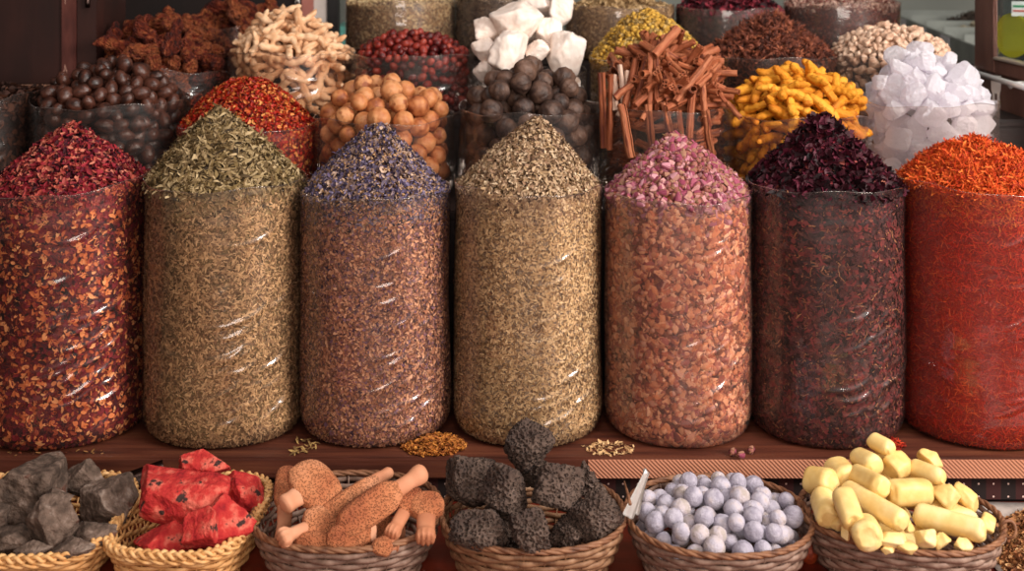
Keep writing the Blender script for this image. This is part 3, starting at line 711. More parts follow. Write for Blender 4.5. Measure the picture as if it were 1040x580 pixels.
b = make_bag(391, D2, 70, 120, Z2, 203, 'clear plastic bag of orange-brown dried limes behind the purple blossoms', waves=1.3, res=(120, 60), creases=5)
C, R_ = pack(b, .0235, heapfn(b, 392, 76, 2.6), 300, 3, K=120)
place_individuals('dried_lime', variants('dried_lime', lime_mesh, [M_LIME]), C, rand_rot(rs, len(C)), R_*1.02, 'orange-brown dried lime', 'lime', 'orange-brown dried limes', b)

b = make_bag(538, D2, 71, 112, Z2, 204, 'clear plastic bag of black dried limes behind the beige herb', waves=1.5, res=(120, 60), creases=6)
C, R_ = pack(b, .025, heapfn(b, 536, 56, 2.0), 300, 4, K=120)
place_individuals('black_lime', variants('black_lime', lambda: lime_mesh(.035, .1), [M_BLIME]), C, rand_rot(rs, len(C)), R_*1.02, 'blackish brown dried lime', 'lime', 'black dried limes', b)

# cinnamon quills
b = make_bag(676, D2, 68, 108, Z2, 205, 'clear plastic bag of cinnamon quills behind the rosebuds', res=(120, 60), creases=3)
QUI = [quill_mesh(1, 1, bool(k % 2)) for k in range(6)]
def quill(p0, p1, dia, mat=None, label=None, group='cinnamon quills in the bag'):
    p0 = Vector(p0); p1 = Vector(p1); d = p1-p0; ln = d.length; k = int(rs.integers(6))
    acc = QUI[k]; V = np.concatenate(acc.V)*[ln, dia, dia]
    me = mesh_np('cinnamon_quill', V, acc.F, [mat or M_BARK], True)
    # texture coordinates stay in metres*60 so that bark grain keeps its size
    o = link('cinnamon_quill', me); q = d.to_track_quat('X', 'Z'); roll = Matrix.Rotation(rs.uniform(0, 6.28), 3, 'X')
    o.matrix_world = Matrix.Translation((p0+p1)/2) @ (q.to_matrix() @ roll).to_4x4()
    qm = (p0+p1)/2; hz_ = 'left side' if qm.x < b.c[0]-.05 else 'right side' if qm.x > b.c[0]+.05 else 'middle'; vt = 'packed below the bag rim' if qm.z < b.zr-.01 else 'on the crest of the heap' if qm.z > b.zr+.09 else 'on the slope above the rim'
    if not label and group: group = group+', '+vt+', '+hz_
    tag(o, label or 'curled reddish brown cinnamon quill, '+vt+', '+hz_, 'cinnamon quill', group)
    return o
M_BARK.node_tree.nodes  # (bark texture uses object space; scaled below)
for m_ in (M_BARK, M_BARKP):
    for n_ in m_.node_tree.nodes:
        if n_.bl_idname == 'ShaderNodeMapping': n_.inputs['Scale'].default_value = (14, 90, 90)
Dq = 2.86
hand = [((614, 150), (611, 74), 2.86, 2.86, .016), ((619, 152), (620, 76), 2.85, 2.86, .014),
        ((634, 110), (646, 60), 2.84, 2.87, .018), ((645, 112), (657, 58), 2.83, 2.86, .02), ((660, 112), (660, 54), 2.82, 2.84, .013), ((667, 112), (666, 54), 2.82, 2.84, .013),
        ((640, 160), (631, 106), 2.81, 2.81, .020), ((662, 150), (658, 106), 2.805, 2.81, .016), ((680, 135), (674, 104), 2.80, 2.80, .018),
        ((664, 57), (688, 30), 2.83, 2.88, .021), ((686, 104), (721, 58), 2.80, 2.86, .022), ((676, 62), (693, 76), 2.86, 2.79, .02),
        ((700, 140), (704, 86), 2.81, 2.83, .016), ((716, 120), (713, 84), 2.80, 2.84, .016), ((722, 158), (716, 112), 2.81, 2.80, .017),
        ((708, 88), (730, 66), 2.82, 2.88, .017), ((655, 92), (675, 76), 2.80, 2.86, .018), ((652, 122), (668, 92), 2.8, 2.85, .013),
        ((640, 48), (660, 62), 2.92, 2.86, .018), ((652, 44), (674, 60), 2.93, 2.87, .019), ((662, 60), (700, 44), 2.9, 2.95, .018), ((690, 62), (722, 48), 2.86, 2.96, .019),
        ((728, 92), (752, 120), 2.86, 2.80, .012), ((690, 100), (676, 72), 2.8, 2.84, .014), ((700, 108), (740, 106), 2.84, 2.86, .017), ((655, 106), (700, 110), 2.86, 2.87, .018),
        ((694, 150), (690, 112), 2.8, 2.8, .013), ((738, 104), (716, 74), 2.83, 2.88, .013), ((642, 86), (625, 100), 2.85, 2.84, .02), ((676, 110), (700, 98), 2.79, 2.84, .018)]
labs = {9: 'thick cinnamon quill on the very top, pointing up and tilted right', 10: 'long thick cinnamon quill slanting up across the front of the cinnamon heap'}
for i, (a, c2, d0, d1, dia) in enumerate(hand):
    quill(W(a[0], a[1], d0), W(c2[0], c2[1], d1), dia, label=labs.get(i), group=None if i in labs else 'cinnamon quills in the bag')
for (a, c2) in (((625, 112), (623, 76)), ((634, 110), (629, 66)), ((637, 108), (637, 72)), ((628, 118), (641, 92))):
    quill(W(a[0], a[1], 2.85), W(c2[0], c2[1], 2.87), .014, M_BARKP, 'pale buff cinnamon quill beside the upright red quills', 'pale quills')
hf = heapfn(b, 682, 46, 2.2)
for k in range(300):
    a = rs.uniform(0, 2*PI); r = math.sqrt(rs.uniform(0, 1))*b.R*.8
    x, y = r*math.cos(a), r*math.sin(a)
    if y > .06: continue
    up = hf(np.array([x]), np.array([y]))[0]
    inside = rs.random() < .4
    z = rs.uniform(b.z0+.06, up-.01) if inside else up-rs.uniform(0, .035)
    if inside: x, y = [q*b.R*.86/max(r, .01)*1.0 for q in (x, y)]; a2 = math.atan2(y, x)+PI/2; d = Vector((math.cos(a2), math.sin(a2), rs.uniform(-.5, .5)))
    else: d = Vector((rs.normal(), rs.normal()*.7, rs.normal()*.5))
    d.normalize(); ln = rs.uniform(.07, .13)*(.8 if inside else 1); c0 = Vector((b.c[0]+x*(.9 if inside else 1), b.c[1]+y*(.9 if inside else 1), z))
    p0, p1 = c0-d*ln/2, c0+d*ln/2
    if inside:
        if any(math.hypot(p.x-b.c[0], p.y-b.c[1]) > b.R-.008 for p in (p0, p1)): continue
    quill(p0, p1, rs.uniform(.013, .02))

b = make_bag(808, D2, 70, 116, Z2, 206, 'clear plastic bag of yellow turmeric fingers behind the hibiscus', res=(120, 60), creases=5, waves=1.4)
C, R_ = pack(b, .0155, heapfn(b, 812, 66, 3.0), 520, 6)
TUR = variants('turmeric_finger', lambda: finger_mesh(5.4, .72, rs.uniform(-.14, .14), .07, 5, .3, branch=int(rs.random() < .25)), [M_TURM], 8)
Rm = align_rot(rs, np.tile([0, -.3, 1.0], (len(C), 1)), .5)
place_individuals('turmeric_finger', TUR, C, Rm, R_*.95, 'bright yellow turmeric finger', 'turmeric', 'turmeric fingers', b)

b = make_bag(940, 3.0, 68, 104, Z2, 207, 'clear plastic bag of white crystals behind the orange-red threads', res=(120, 60), creases=5, film=FILM_HAZY, waves=1.4)
C, R_ = pack(b, .0235, heapfn(b, 932, 46, 1.9), 320, 7, depth=2.0)
CRY = variants('crystal_chunk', lambda: rock_acc(rs, sub=3, planes=9, rough=.02, lo=.55, rscale=2.5), [M_CRYS], 10, False)
place_individuals('crystal_chunk', CRY, C, rand_rot(rs, len(C)), R_[:, None]*rs.uniform(1.0, 1.7, (len(C), 3)), 'milky white crystal chunk', 'crystal', 'white crystals', b)

# ---- third row
D3 = 3.3
b = make_bag(163, 3.32, 66, 72, Z3, 301, 'crumpled clear plastic bag of rusty brown roots at the cabinet', waves=2.5, res=(120, 60), creases=9)
C, R_ = pack(b, .027, heapfn(b, 165, 8, 2.0), 170, 11)
ROOT = variants('brown_root', lambda: finger_mesh(4.6, .66, rs.uniform(-.35, .35), .26, 3.3, .3, branch=2, n=20, m=12), [M_ROOT], 8)
place_individuals('brown_root', ROOT, C, rand_rot(rs, len(C)), R_*1.05, 'rusty brown knobbly root', 'root', 'rusty brown roots', b)

b = make_bag(295, D3, 61, 54, Z3, 302, 'clear plastic bag of pale dried ginger behind the chili flakes', res=(120, 60), creases=4, waves=1.6)
C, R_ = pack(b, .0155, heapfn(b, 288, 6, 1.8), 620, 12)
GIN = variants('dried_ginger', lambda: finger_mesh(4.6, .58, rs.uniform(-.2, .2), .12, 3, .3, branch=int(rs.integers(0, 2)), n=14, m=8), [M_GING], 8)
place_individuals('dried_ginger', GIN, C, align_rot(rs, np.tile([0, -.3, 1.0], (len(C), 1)), .7), R_*1.05, 'pale beige dried ginger piece', 'ginger', 'pale ginger pieces', b)

b = make_bag(419, D3, 61, 56, Z3, 303, 'clear plastic bag of dark red berries behind the dried limes', res=(120, 60), creases=4)
C, R_ = pack(b, .0105, heapfn(b, 415, 30, 2.4), 1500, 13, depth=1.6)
vis = np.argsort(C[:, 1]-1.2*C[:, 2])[:300]; rest = np.argsort(C[:, 1]-1.2*C[:, 2])[300:]
BER = [nut_mesh() for _ in range(5)]; BERM = [q.mesh('red_berry', [M_DATE]) for q in BER]
place_individuals('red_berry', BERM, C[vis], rand_rot(rs, len(vis)), R_[vis], 'dark red glossy dried berry', 'berry', 'dark red berries', b)
if len(rest):
    acc = Acc(); V, Fa = ico(2); scatter(acc, [(V*[1.25, .92, .92], [Fa])], C[rest], rand_rot(rs, len(rest)), R_[rest], rs)
    M_DATE2 = flake_mat('jujube_rest', ['#3a0c0e', '#641a18', '#8a2c22'], rough=.35)
    o = link('packed_berries', acc.mesh('packed_berries', [M_DATE2])); tag(o, 'dark red berries packed deeper inside the berry bag', 'berries', None, 'stuff')

# chalky white rocks
b = make_bag(538, 3.3, 57, 76, Z3, 304, 'crumpled clear plastic bag of chalky white rocks', res=(120, 60), creases=8, waves=2.5)
rk = np.random.default_rng(90)
def rock(name, px, py, w, h, D, mat, label, cat, group=None, depth=None, sub=4, rot=0, smooth=True, rng=rk, **k):
    """a rock w x h pixels large at pixel (px, py), D metres from the camera"""
    s = D/F/2; V, Fa = rock_verts(rng, sub=sub, **k)
    R = rand_rot(rng, 1)[0]; V = V@R.T
    lo, hi = V.min(0), V.max(0); V = (V-(lo+hi)/2)/(hi-lo)*2
    V = V*[w*s, (depth if depth else (w+h)/2)*s, h*s]
    c_, s_ = math.cos(rot), math.sin(rot); V = V@np.array([[c_, 0, -s_], [0, 1, 0], [s_, 0, c_]])
    acc = Acc(); acc.add(V, [Fa]); o = link(name, acc.mesh(name, [mat], smooth), loc=W(px, py, D)); tag(o, label, cat, group); return o
KW = dict(planes=16, rough=.05, lo=.72, rscale=3.5, soft=.05, octv=5, sub=5)
for px, py, w, h, D, rot, lab in [
    (526, 22, 54, 40, 3.22, -.25, 'largest chalky white block on top of the white rock pile'),
    (515, 56, 38, 52, 3.16, .15, 'tall chalky white rock standing at the front of the white rock pile'),
    (495, 30, 30, 26, 3.24, .1, 'small rounded white rock at the upper left of the white rock pile'),
    (492, 50, 28, 24, 3.2, 0, 'lumpy white rock low on the berry-bag side of the white rock pile'),
    (546, 52, 26, 22, 3.18, -.4, 'small white rock between the tall one and the plastic-wrapped one'),
    (557, 34, 26, 34, 3.25, .2, 'pitted white rock below the snowy lumps'),
    (575, 56, 40, 50, 3.2, 0, 'broad flat-faced white rock half inside the plastic next to the beige herb bag'),
    (493, 72, 26, 26, 3.2, 0, 'pinkish white rock at the pile bottom beside the berries'),
    (540, 78, 34, 30, 3.22, 0, 'white rock hidden low behind the black limes'),
    (570, 90, 40, 30, 3.22, 0, 'white rock low in the plastic behind the black limes'),
    (520, 92, 44, 34, 3.25, 0, 'white rock at the bag bottom behind the black limes'),
    (545, 5, 40, 24, 3.38, .2, 'snowy white lump behind the largest block'),
    (570, 8, 28, 38, 3.36, -.2, 'bright snowy lump at the far upper right of the white rock pile')]:
    rock('white_rock', px, py, w, h, D, M_ROCKW, lab, 'rock', rot=rot, **KW)

b = make_bag(660, D3, 60, 60, Z3, 305, 'clear plastic bag of yellow chamomile heads behind the cinnamon', res=(120, 60), creases=3, film=FILM_HAZY)
make_stuff('chamomile_heads', b, (655, 12), dome(1.7), 'yellow chamomile flower heads heaped behind the cinnamon quills', 'dried flowers',
    [(ROUNDG, .014, 2600, .8, 1), (PET, .012, 2500, .8, 2)], [(ROUNDG, .013, 1300, .6, 2)],
    [flake_mat('chamomile_core', ['#6a4a1c', '#9a7638'], mode='cell', cell=110), flake_mat('chamomile_yellow', ['#8a6420', '#b88c34', '#d0a648', '#a87c2c', '#c8a868']), flake_mat('chamomile_tan', ['#6a5228', '#a08450', '#c0a468'])], seed=43)

b = make_bag(781, D3, 66, 58, Z3, 306, 'clear plastic bag of star anise behind the turmeric', res=(120, 60), creases=3)
make_stuff('anise_fragments', b, (782, 24), dome(1.4), 'dark brown anise fragments filling the bag under the whole stars', 'spice',
    [(BROAD, .014, 2500, 1.0, 1), (THREAD, .02, 1500, .8, 1)], [(BROAD, .015, 1800, .5, 1)],
    [flake_mat('anise_core', ['#160a08', '#32160f'], mode='cell', cell=120), flake_mat('anise_bits', ['#1e0e0a', '#3a1c14', '#5c2e20', '#7a4630'])], seed=44)
t = np.sqrt(rs.uniform(0, 1, 5000)); ph = rs.uniform(-1.9, 1.9, 5000)-PI/2
P = poisson(surf_heap(b, 782, 14, dome(1.4), t*.96, ph), .0135, 290)
place_individuals('star_anise', variants('star_anise', anise_mesh, [M_ANISE], 6, False), P, align_rot(rs, np.tile([0, -.5, 1.0], (len(P), 1)), .8), .021*rs.uniform(.75, 1.2, len(P)), 'brown star anise pod', 'star anise', 'star anise pods', b)

b = make_bag(905, D3, 63, 58, Z3, 307, 'clear plastic bag of pale resin lumps behind the white crystals', res=(120, 60), creases=3, film=FILM_HAZY)
hf = heapfn(b, 905, 24, 2.8)
C, R_ = pack(b, .0092, hf, 1500, 14, depth=1.5)
ordr = np.argsort(C[:, 1]-1.2*C[:, 2]); vis, rest = ordr[:300], ordr[300:]
GUM = [rock_acc(rs, sub=3, planes=9, rough=.12, lo=.5, rscale=2.6) for _ in range(8)]
place_individuals('resin_lump', [q.mesh('resin_lump', [M_GUM]) for q in GUM], C[vis], rand_rot(rs, len(vis)), R_[vis][:, None]*rs.uniform(.8, 1.75, (len(vis), 3)), 'pale golden resin lump', 'resin', 'pale resin lumps', b)
if len(rest):
    acc = Acc(); scatter(acc, [(np.concatenate(q.V), q.F) for q in GUM], C[rest], rand_rot(rs, len(rest)), R_[rest][:, None]*rs.uniform(.8, 1.75, (len(rest), 3)), rs)
    o = link('packed_resin', acc.mesh('packed_resin', [flake_mat('resin_rest', ['#a87c58', '#d0a880', '#e0c09c'], rough=.4)])); tag(o, 'pale resin lumps packed deeper inside the resin bag', 'resin', None, 'stuff')

# ---- fourth row
D4 = 3.72
b = make_bag(240, D4, 46, 30, Z4, 401, 'clear plastic bag of dark roots in the far back by the cabinet', res=(100, 40), creases=3, waves=2)
C, R_ = pack(b, .034, heapfn(b, 240, -4, 2.0), 60, 21)
place_individuals('dark_root', [m_ for m_ in ROOT], C, rand_rot(rs, len(C)), R_*1.05, 'knobbly root in the far bag behind the pale ginger', 'root', 'far roots')
b = make_bag(407, D4, 54, 3, Z4, 402, 'clear plastic bag of pale seeds behind the red berries', res=(100, 40), creases=3, film=FILM_HAZY)
make_stuff('pale_seeds', b, (407, 0), dome(2), 'pale beige seeds in the far bag behind the red berries', 'seeds', [(GRAIN, .014, 1500, .8, 1)], [(GRAIN, .013, 900, .5, 1), (HUSK, .015, 1500, .5, 1)],
    [flake_mat('seed_core', ['#6a4c30', '#a08058'], mode='cell', cell=120), flake_mat('seed_pale', ['#8a6c48', '#b89c74', '#d0b88c', '#5c4430'])], seed=45)
b = make_bag(512, D4, 48, 0, Z4, 403, 'clear plastic bag of grey-brown bark chips behind the white rocks', res=(100, 40), creases=3, film=FILM_HAZY)
make_stuff('bark_chips', b, (512, -14), dome(2), 'grey-brown bark chips in the far bag behind the white rocks', 'herbs', [(BROAD, .018, 1200, .8, 1)], [(BROAD, .018, 1200, .5, 1)],
    [flake_mat('chip_core', ['#30221a', '#5c4634'], mode='cell', cell=110), flake_mat('chip_grey', ['#3a2c22', '#6a5644', '#8e7a64'])], seed=46)
b = make_bag(629, D4, 54, 8, Z4, 404, 'clear plastic bag of beige dried herb behind the chamomile', res=(100, 40), creases=3, film=FILM_HAZY)
make_stuff('beige_dried_herb', b, (629, -4), dome(2), 'beige dried herb in the far bag behind the chamomile', 'herbs', [(HUSK, .016, 1800, .7, 1)], [(HUSK, .012, 3500, .4, 1)],
    [flake_mat('far_herb_core', ['#6a4c30', '#94744e'], mode='cell', cell=200), flake_mat('far_herb', ['#7a5c3c', '#a88a60', '#c4a67c'])], seed=47)
b = make_bag(740, D4, 53, 10, Z4, 405, 'clear plastic bag of wine-red petals behind the star anise', res=(100, 40), creases=3, film=FILM_HAZY)
make_stuff('wine_red_petals', b, (740, -16), dome(1.8), 'wine-red and black petals in the far bag behind the star anise', 'petals', [(BROAD, .018, 2200, .8, 1)], [(BROAD, .018, 1500, .4, 2)],
    [flake_mat('wine_core', ['#14060a', '#2c0c12'], mode='cell', cell=120), flake_mat('wine_petal', ['#16080c', '#3a0e18', '#6a1a28', '#8a2c38']), flake_mat('wine_pressed', ['#200e0c', '#44201a', '#5c3024'])], seed=48)
b = make_bag(854, D4, 57, 4, Z4, 406, 'clear plastic bag of brownish red seeds behind the resin lumps', res=(100, 40), creases=3, film=FILM_HAZY)
make_stuff('brownish_red_seeds', b, (854, -4), dome(2), 'mixed pale and brownish red seeds in the far bag behind the resin lumps', 'seeds', [(GRAIN, .012, 2200, .8, 1)], [(GRAIN, .011, 2500, .5, 2)],
    [flake_mat('mix_core', ['#3a1410', '#5c241a'], mode='cell', cell=150), flake_mat('mix_top', ['#5c2c24', '#8a5a4c', '#d0b4a4', '#7a3a30']), flake_mat('mix_side', ['#40140f', '#6a241a', '#8a4434'])], seed=49)

# ------------------------------------------------------------------ baskets
def weave_mat(name, cols):
    return solid_mat(name, cols, scale=60, rough=.6, bump=.3, bscale=200, dist=.0008, rnd=0)
M_STRAW = weave_mat('pale_wicker', ['#a8703c', '#cf9a60', '#e0b47c'])
M_STRAWR = weave_mat('pale_wicker_rim', ['#b07a44', '#d8a468', '#e6bc86'])
M_WICK = weave_mat('brown_wicker', ['#5c3c28', '#8a6448', '#aa8464'])
M_WICKR = weave_mat('brown_wicker_rim', ['#4c2c1c', '#7c5238', '#9c7050'])
M_WICKG = weave_mat('grey_wicker', ['#5a4234', '#84685a', '#a48a7a'])
def make_basket(name, c, a, b, h, yaw, n, label, mats, braid=False, bot=.78, stakes=34, rows=9, loop=False, zrim=0.0):
    t = empty(name, (c[0], c[1], -.09)); t.rotation_euler.z = yaw; tag(t, label, 'basket')
    zb = .003; H = zrim+.09
    def ring(u, s):
        cu, su = np.cos(u), np.sin(u)
        return np.sign(cu)*np.abs(cu)**(2/n)*a*s, np.sign(su)*np.abs(su)**(2/n)*b*s
    # even arc-length parameter
    uu = np.linspace(0, 2*PI, 2000); x, y = ring(uu, 1); dl = np.hypot(np.diff(x), np.diff(y)); cs = np.concatenate([[0], np.cumsum(dl)])/dl.sum()
    def par(s): return np.interp(np.mod(s, 1), cs, uu)
    def scl(f): return bot+(1-bot)*f**.8
    acc = Acc(); m = stakes*6; s = np.linspace(0, 1, m, endpoint=False); u = par(s)
    th = H/rows*.46
    for r in range(rows):
        f = (r+.5)/rows; x, y = ring(u, scl(f)); z = zb+f*(H-.01)+.0006*np.sin(s*40+r)
        nrm = np.stack([x/a**2, y/b**2], -1); nrm /= np.linalg.norm(nrm, axis=1)[:, None]
        off = .0034*np.sin(s*stakes*PI+r*PI)
        P = np.stack([x+nrm[:, 0]*off, y+nrm[:, 1]*off, z], -1); V, Fs = tube(P, th, 6, closed=True, flat=.55); acc.add(V, Fs)
    for k in range(stakes):
        f = np.linspace(0, 1, 7); x, y = ring(par(np.full(7, (k+.5)/stakes)), 1); x = x*scl(f); y = y*scl(f)
        V, Fs = tube(np.stack([x, y, zb+f*(H-.004)], -1), .0017, 5); acc.add(V, Fs)
    link('woven_side', acc.mesh('woven_side', [mats[0]]), t)
    acc = Acc()     # woven bottom
    for q in range(1, 9):
        x, y = ring(u, bot*q/8.5); off = .0016*np.sin(s*stakes*PI+q*PI); V, Fs = tube(np.stack([x, y, zb+.002+off], -1), .006, 5, closed=True, flat=.5)
        V[:, 2] = np.clip(V[:, 2], .0008, 1); acc.add(V, Fs)
    gx = np.linspace(-1, 1, 3)
    x, y = ring(u, bot); cc = np.stack([np.concatenate([x, [0]]), np.concatenate([y, [0]]), np.full(m+1, .0025)], -1); i = np.arange(m)
    acc.add(cc, [np.stack([i, (i+1) % m, np.full(m, m)], -1)])
    link('woven_bottom', acc.mesh('woven_bottom', [mats[0]]), t)
    acc = Acc(); m2 = stakes*10; s2 = np.linspace(0, 1, m2, endpoint=False); u2 = par(s2); x, y = ring(u2, 1.0)
    nrm = np.stack([x/a**2, y/b**2], -1); nrm /= np.linalg.norm(nrm, axis=1)[:, None]
    if braid:
        for k in range(3):
            p = s2*stakes*.95*2*PI/1.5; p = s2*round(stakes*.7)*2*PI+k*2*PI/3
            o1 = .0058*np.sin(p); o2 = .0042*np.sin(2*p)
            V, Fs = tube(np.stack([x+nrm[:, 0]*o1, y+nrm[:, 1]*o1, H-.001+o2+.0], -1), .0036, 6, closed=True); acc.add(V, Fs)
        for k in range(2):
            p = s2*round(stakes*.7)*2*PI+k*PI; o1 = .003+.003*np.sin(p)
            V, Fs = tube(np.stack([x+nrm[:, 0]*o1, y+nrm[:, 1]*o1, H-.0105+.0025*np.cos(p)], -1), .003, 6, closed=True); acc.add(V, Fs)
    else:
        for k in range(3):
            p = s2*round(stakes*.5)*2*PI+k*2*PI/3; o1 = .0024*np.sin(p); o2 = .0024*np.cos(p)
            V, Fs = tube(np.stack([x+nrm[:, 0]*o1, y+nrm[:, 1]*o1, H-.001+o2], -1), .0034, 6, closed=True); acc.add(V, Fs)
    rim = link('woven_rim', acc.mesh('woven_rim', [mats[1]]), t)
    if loop:
        q = np.linspace(0, 2*PI, 20, endpoint=False); x0, y0 = ring(par(np.array([loop])), 1.0)
        V, Fs = tube(np.stack([x0[0]+.012*np.cos(q)+.006, y0[0]+.003*np.sin(2*q), H+.004+.014*np.sin(q)], -1), .0028, 6, closed=True)
        acc = Acc(); acc.add(V, Fs); link('rim_loop', acc.mesh('rim_loop', [mats[1]]), t)
    return t
make_basket('wicker_basket', (-.828, 2.205), .155, .165, .09, 0, 3.6, 'pale straw wicker basket of grey rocks, cut by the picture edge', (M_STRAW, M_STRAWR), braid=True, stakes=34, rows=10)
make_basket('wicker_basket', (-.553, 2.212), .114, .158, .09, -.10, 3.4, 'pale straw wicker basket holding red rocks', (M_STRAW, M_STRAWR), braid=True, stakes=30, rows=10)
make_basket('wicker_basket', (-.285, 2.222), .161, .152, .09, 0, 2.3, 'brown oval wicker basket holding terracotta foot scrubbers', (M_WICKG, M_WICKR), stakes=28, rows=8)
make_basket('wicker_basket', (.036, 2.212), .157, .148, .09, 0, 2.3, 'dark brown wicker basket holding black pumice stones', (M_WICK, M_WICKR), stakes=28, rows=8)
make_basket('wicker_basket', (.355, 2.204), .157, .155, .09, 0, 2.2, 'brown wicker basket full of pale lilac balls', (M_WICKG, M_WICKR), stakes=28, rows=8)
make_basket('wicker_basket', (.668, 2.205), .168, .140, .09, -.33, 2.3, 'brown wicker basket with a rim loop holding yellow butter pieces', (M_WICKG, M_WICKR), stakes=30, rows=8, loop=.985)

# ---- contents of the baskets
M_GREY = solid_mat('grey_rock', ['#2c2018', '#4e3e34', '#705c50', '#9c8a7e'], scale=55, rough=.85, bump=.9, bscale=160, dist=.006, rnd=.1, speck=('#5c3c30', 30, .66))
KG = dict(planes=9, rough=.06, lo=.6, rscale=3.2, octv=7, sub=6)
for px, py, w, h, D, rot, lab in [
    (36, 500, 88, 74, 2.24, .3, 'largest grey rock, at the left in the straw basket'),
    (86, 487, 48, 44, 2.29, 0, 'small grey rock at the back beside the shelf edge'),
    (107, 510, 58, 58, 2.22, .5, 'square grey rock resting against the straw basket rim on the red rock side'),
    (57, 530, 54, 62, 2.13, -.3, 'triangular lighter grey rock at the front of the rock pile'),
    (92, 544, 58, 30, 2.13, -.15, 'flat grey rock low under the square one'),
    (75, 557, 46, 18, 2.075, -.1, 'thin grey rock lying along the front rim'),
    (10, 550, 50, 34, 2.12, .2, 'dark grey rock low in the front corner by the picture edge'),
    (34, 559, 38, 18, 2.08, 0, 'dark small rock between the low corner rock and the thin one'),
    (57, 508, 32, 20, 2.155, .1, 'small pale grey lump resting on the triangular rock'),
    (-14, 528, 50, 40, 2.16, 0, 'grey rock mostly outside the picture edge'), (60, 545, 110, 40, 2.22, 0, 'dark rock deep in the basket under the pile')]:
    rock('grey_rock', px, py, w, h, D, M_GREY, lab, 'rock', rot=rot, **KG)
M_RED = solid_mat('red_rock', ['#6a0c14', '#a0181c', '#b8302a', '#d46a58', '#a01c20'], scale=42, rough=.85, bump=.9, bscale=170, dist=.005, rnd=.06, speck=('#3a2420', 48, .62))
KR = dict(planes=8, rough=.045, lo=.58, rscale=3.5, octv=7, sub=6, soft=.015)
for px, py, w, h, D, rot, lab in [
    (208, 471, 56, 28, 2.29, .15, 'red rock at the back top of the pile, above the big slab'),
    (186, 499, 98, 56, 2.19, .28, 'big red slab lying across the top of the red rock pile'),
    (170, 548, 76, 34, 2.12, 0, 'dark-spotted red rock at the bottom front'),
    (228, 532, 58, 52, 2.13, .5, 'red rock leaning at the front on the scrubber basket side'),
    (247, 500, 36, 44, 2.24, -.3, 'purplish red rock at the back next to the scrubber basket'),
    (205, 535, 40, 44, 2.10, .3, 'chipped red rock in front of the big slab'), (190, 545, 90, 40, 2.2, 0, 'red rock deep in the basket under the slab')]:
    rock('red_rock', px, py, w, h, D, M_RED, lab, 'rock', rot=rot, **KR)
M_PUM = solid_mat('black_pumice', ['#2a1e19', '#43332c', '#5c4a40', '#75625a'], scale=18, rough=.9, bump=.5, bscale=200, dist=.002, vor=1.0, vscale=170, rnd=.08)
KP = dict(planes=10, rough=.05, lo=.75, rscale=2.0, octv=4, soft=.07)
def pumice(px, py, w, h, D, rot, lab):
    s = D/F/2; rng = rk; V, Fa = rock_verts(rng, sub=6, **KP); R = rand_rot(rng, 1)[0]; V = V@R.T
    lo, hi = V.min(0), V.max(0); V = (V-(lo+hi)/2)/(hi-lo)*2; V = V*[w*s, (w+h)/2*s, h*s]
    # pores: cells around random surface points
    pts = V[rng.integers(0, len(V), 650)]; best = np.full(len(V), 9.0)
    for q in range(0, len(pts), 50): best = np.minimum(best, (((V[:, None]-pts[None, q:q+50])**2).sum(2)/rng.uniform(.5, 1.6, 50)).min(1))
    dd = np.sqrt(best); nn = V/np.linalg.norm(V, axis=1)[:, None]
    V = V-nn*(.0065*np.clip(1-(dd/.0034)**2, 0, 1))[:, None]+nn*(.0008*fbm(V, 300, 5, 2))[:, None]
    c_, s_ = math.cos(rot), math.sin(rot); V = V@np.array([[c_, 0, -s_], [0, 1, 0], [s_, 0, c_]])
    acc = Acc(); acc.add(V, [Fa]); o = link('pumice_stone', acc.mesh('pumice_stone', [M_PUM]), loc=W(px, py, D)); tag(o, lab, 'pumice stone')
for a_ in [(545, 480, 44, 36, 2.28, .1, 'black pumice stone mostly hidden under the top one'),
    (538, 452, 54, 48, 2.26, -.4, 'black pumice stone on top of the pile against the beige herb bag'),
    (477, 490, 54, 52, 2.24, .2, 'black pumice stone on the scrubber basket side of the pile'),
    (517, 498, 56, 48, 2.17, .5, 'wedge-shaped black pumice stone in the middle, leaning left'),
    (567, 494, 56, 54, 2.18, 0, 'rounded black pumice stone in the centre below the top one'),
    (597, 486, 26, 38, 2.25, 0, 'narrow black pumice stone behind, beside the lilac ball basket'),
    (485, 539, 60, 44, 2.11, -.2, 'brownish black pumice stone at the front with a pale patch'),
    (539, 538, 52, 46, 2.09, .4, 'teardrop-shaped black pumice stone at the front middle'),
    (605, 526, 52, 52, 2.15, -.6, 'square black pumice stone leaning on the rim by the metal tongs'),
    (576, 542, 40, 40, 2.15, 0, 'shaded black pumice stone low between the teardrop and square ones'),
    (505, 530, 50, 40, 2.2, 0, 'shaded pumice stone deep under the wedge-shaped one'), (545, 555, 90, 36, 2.2, 0, 'pumice stone at the bottom of the basket')]: pumice(*a_)

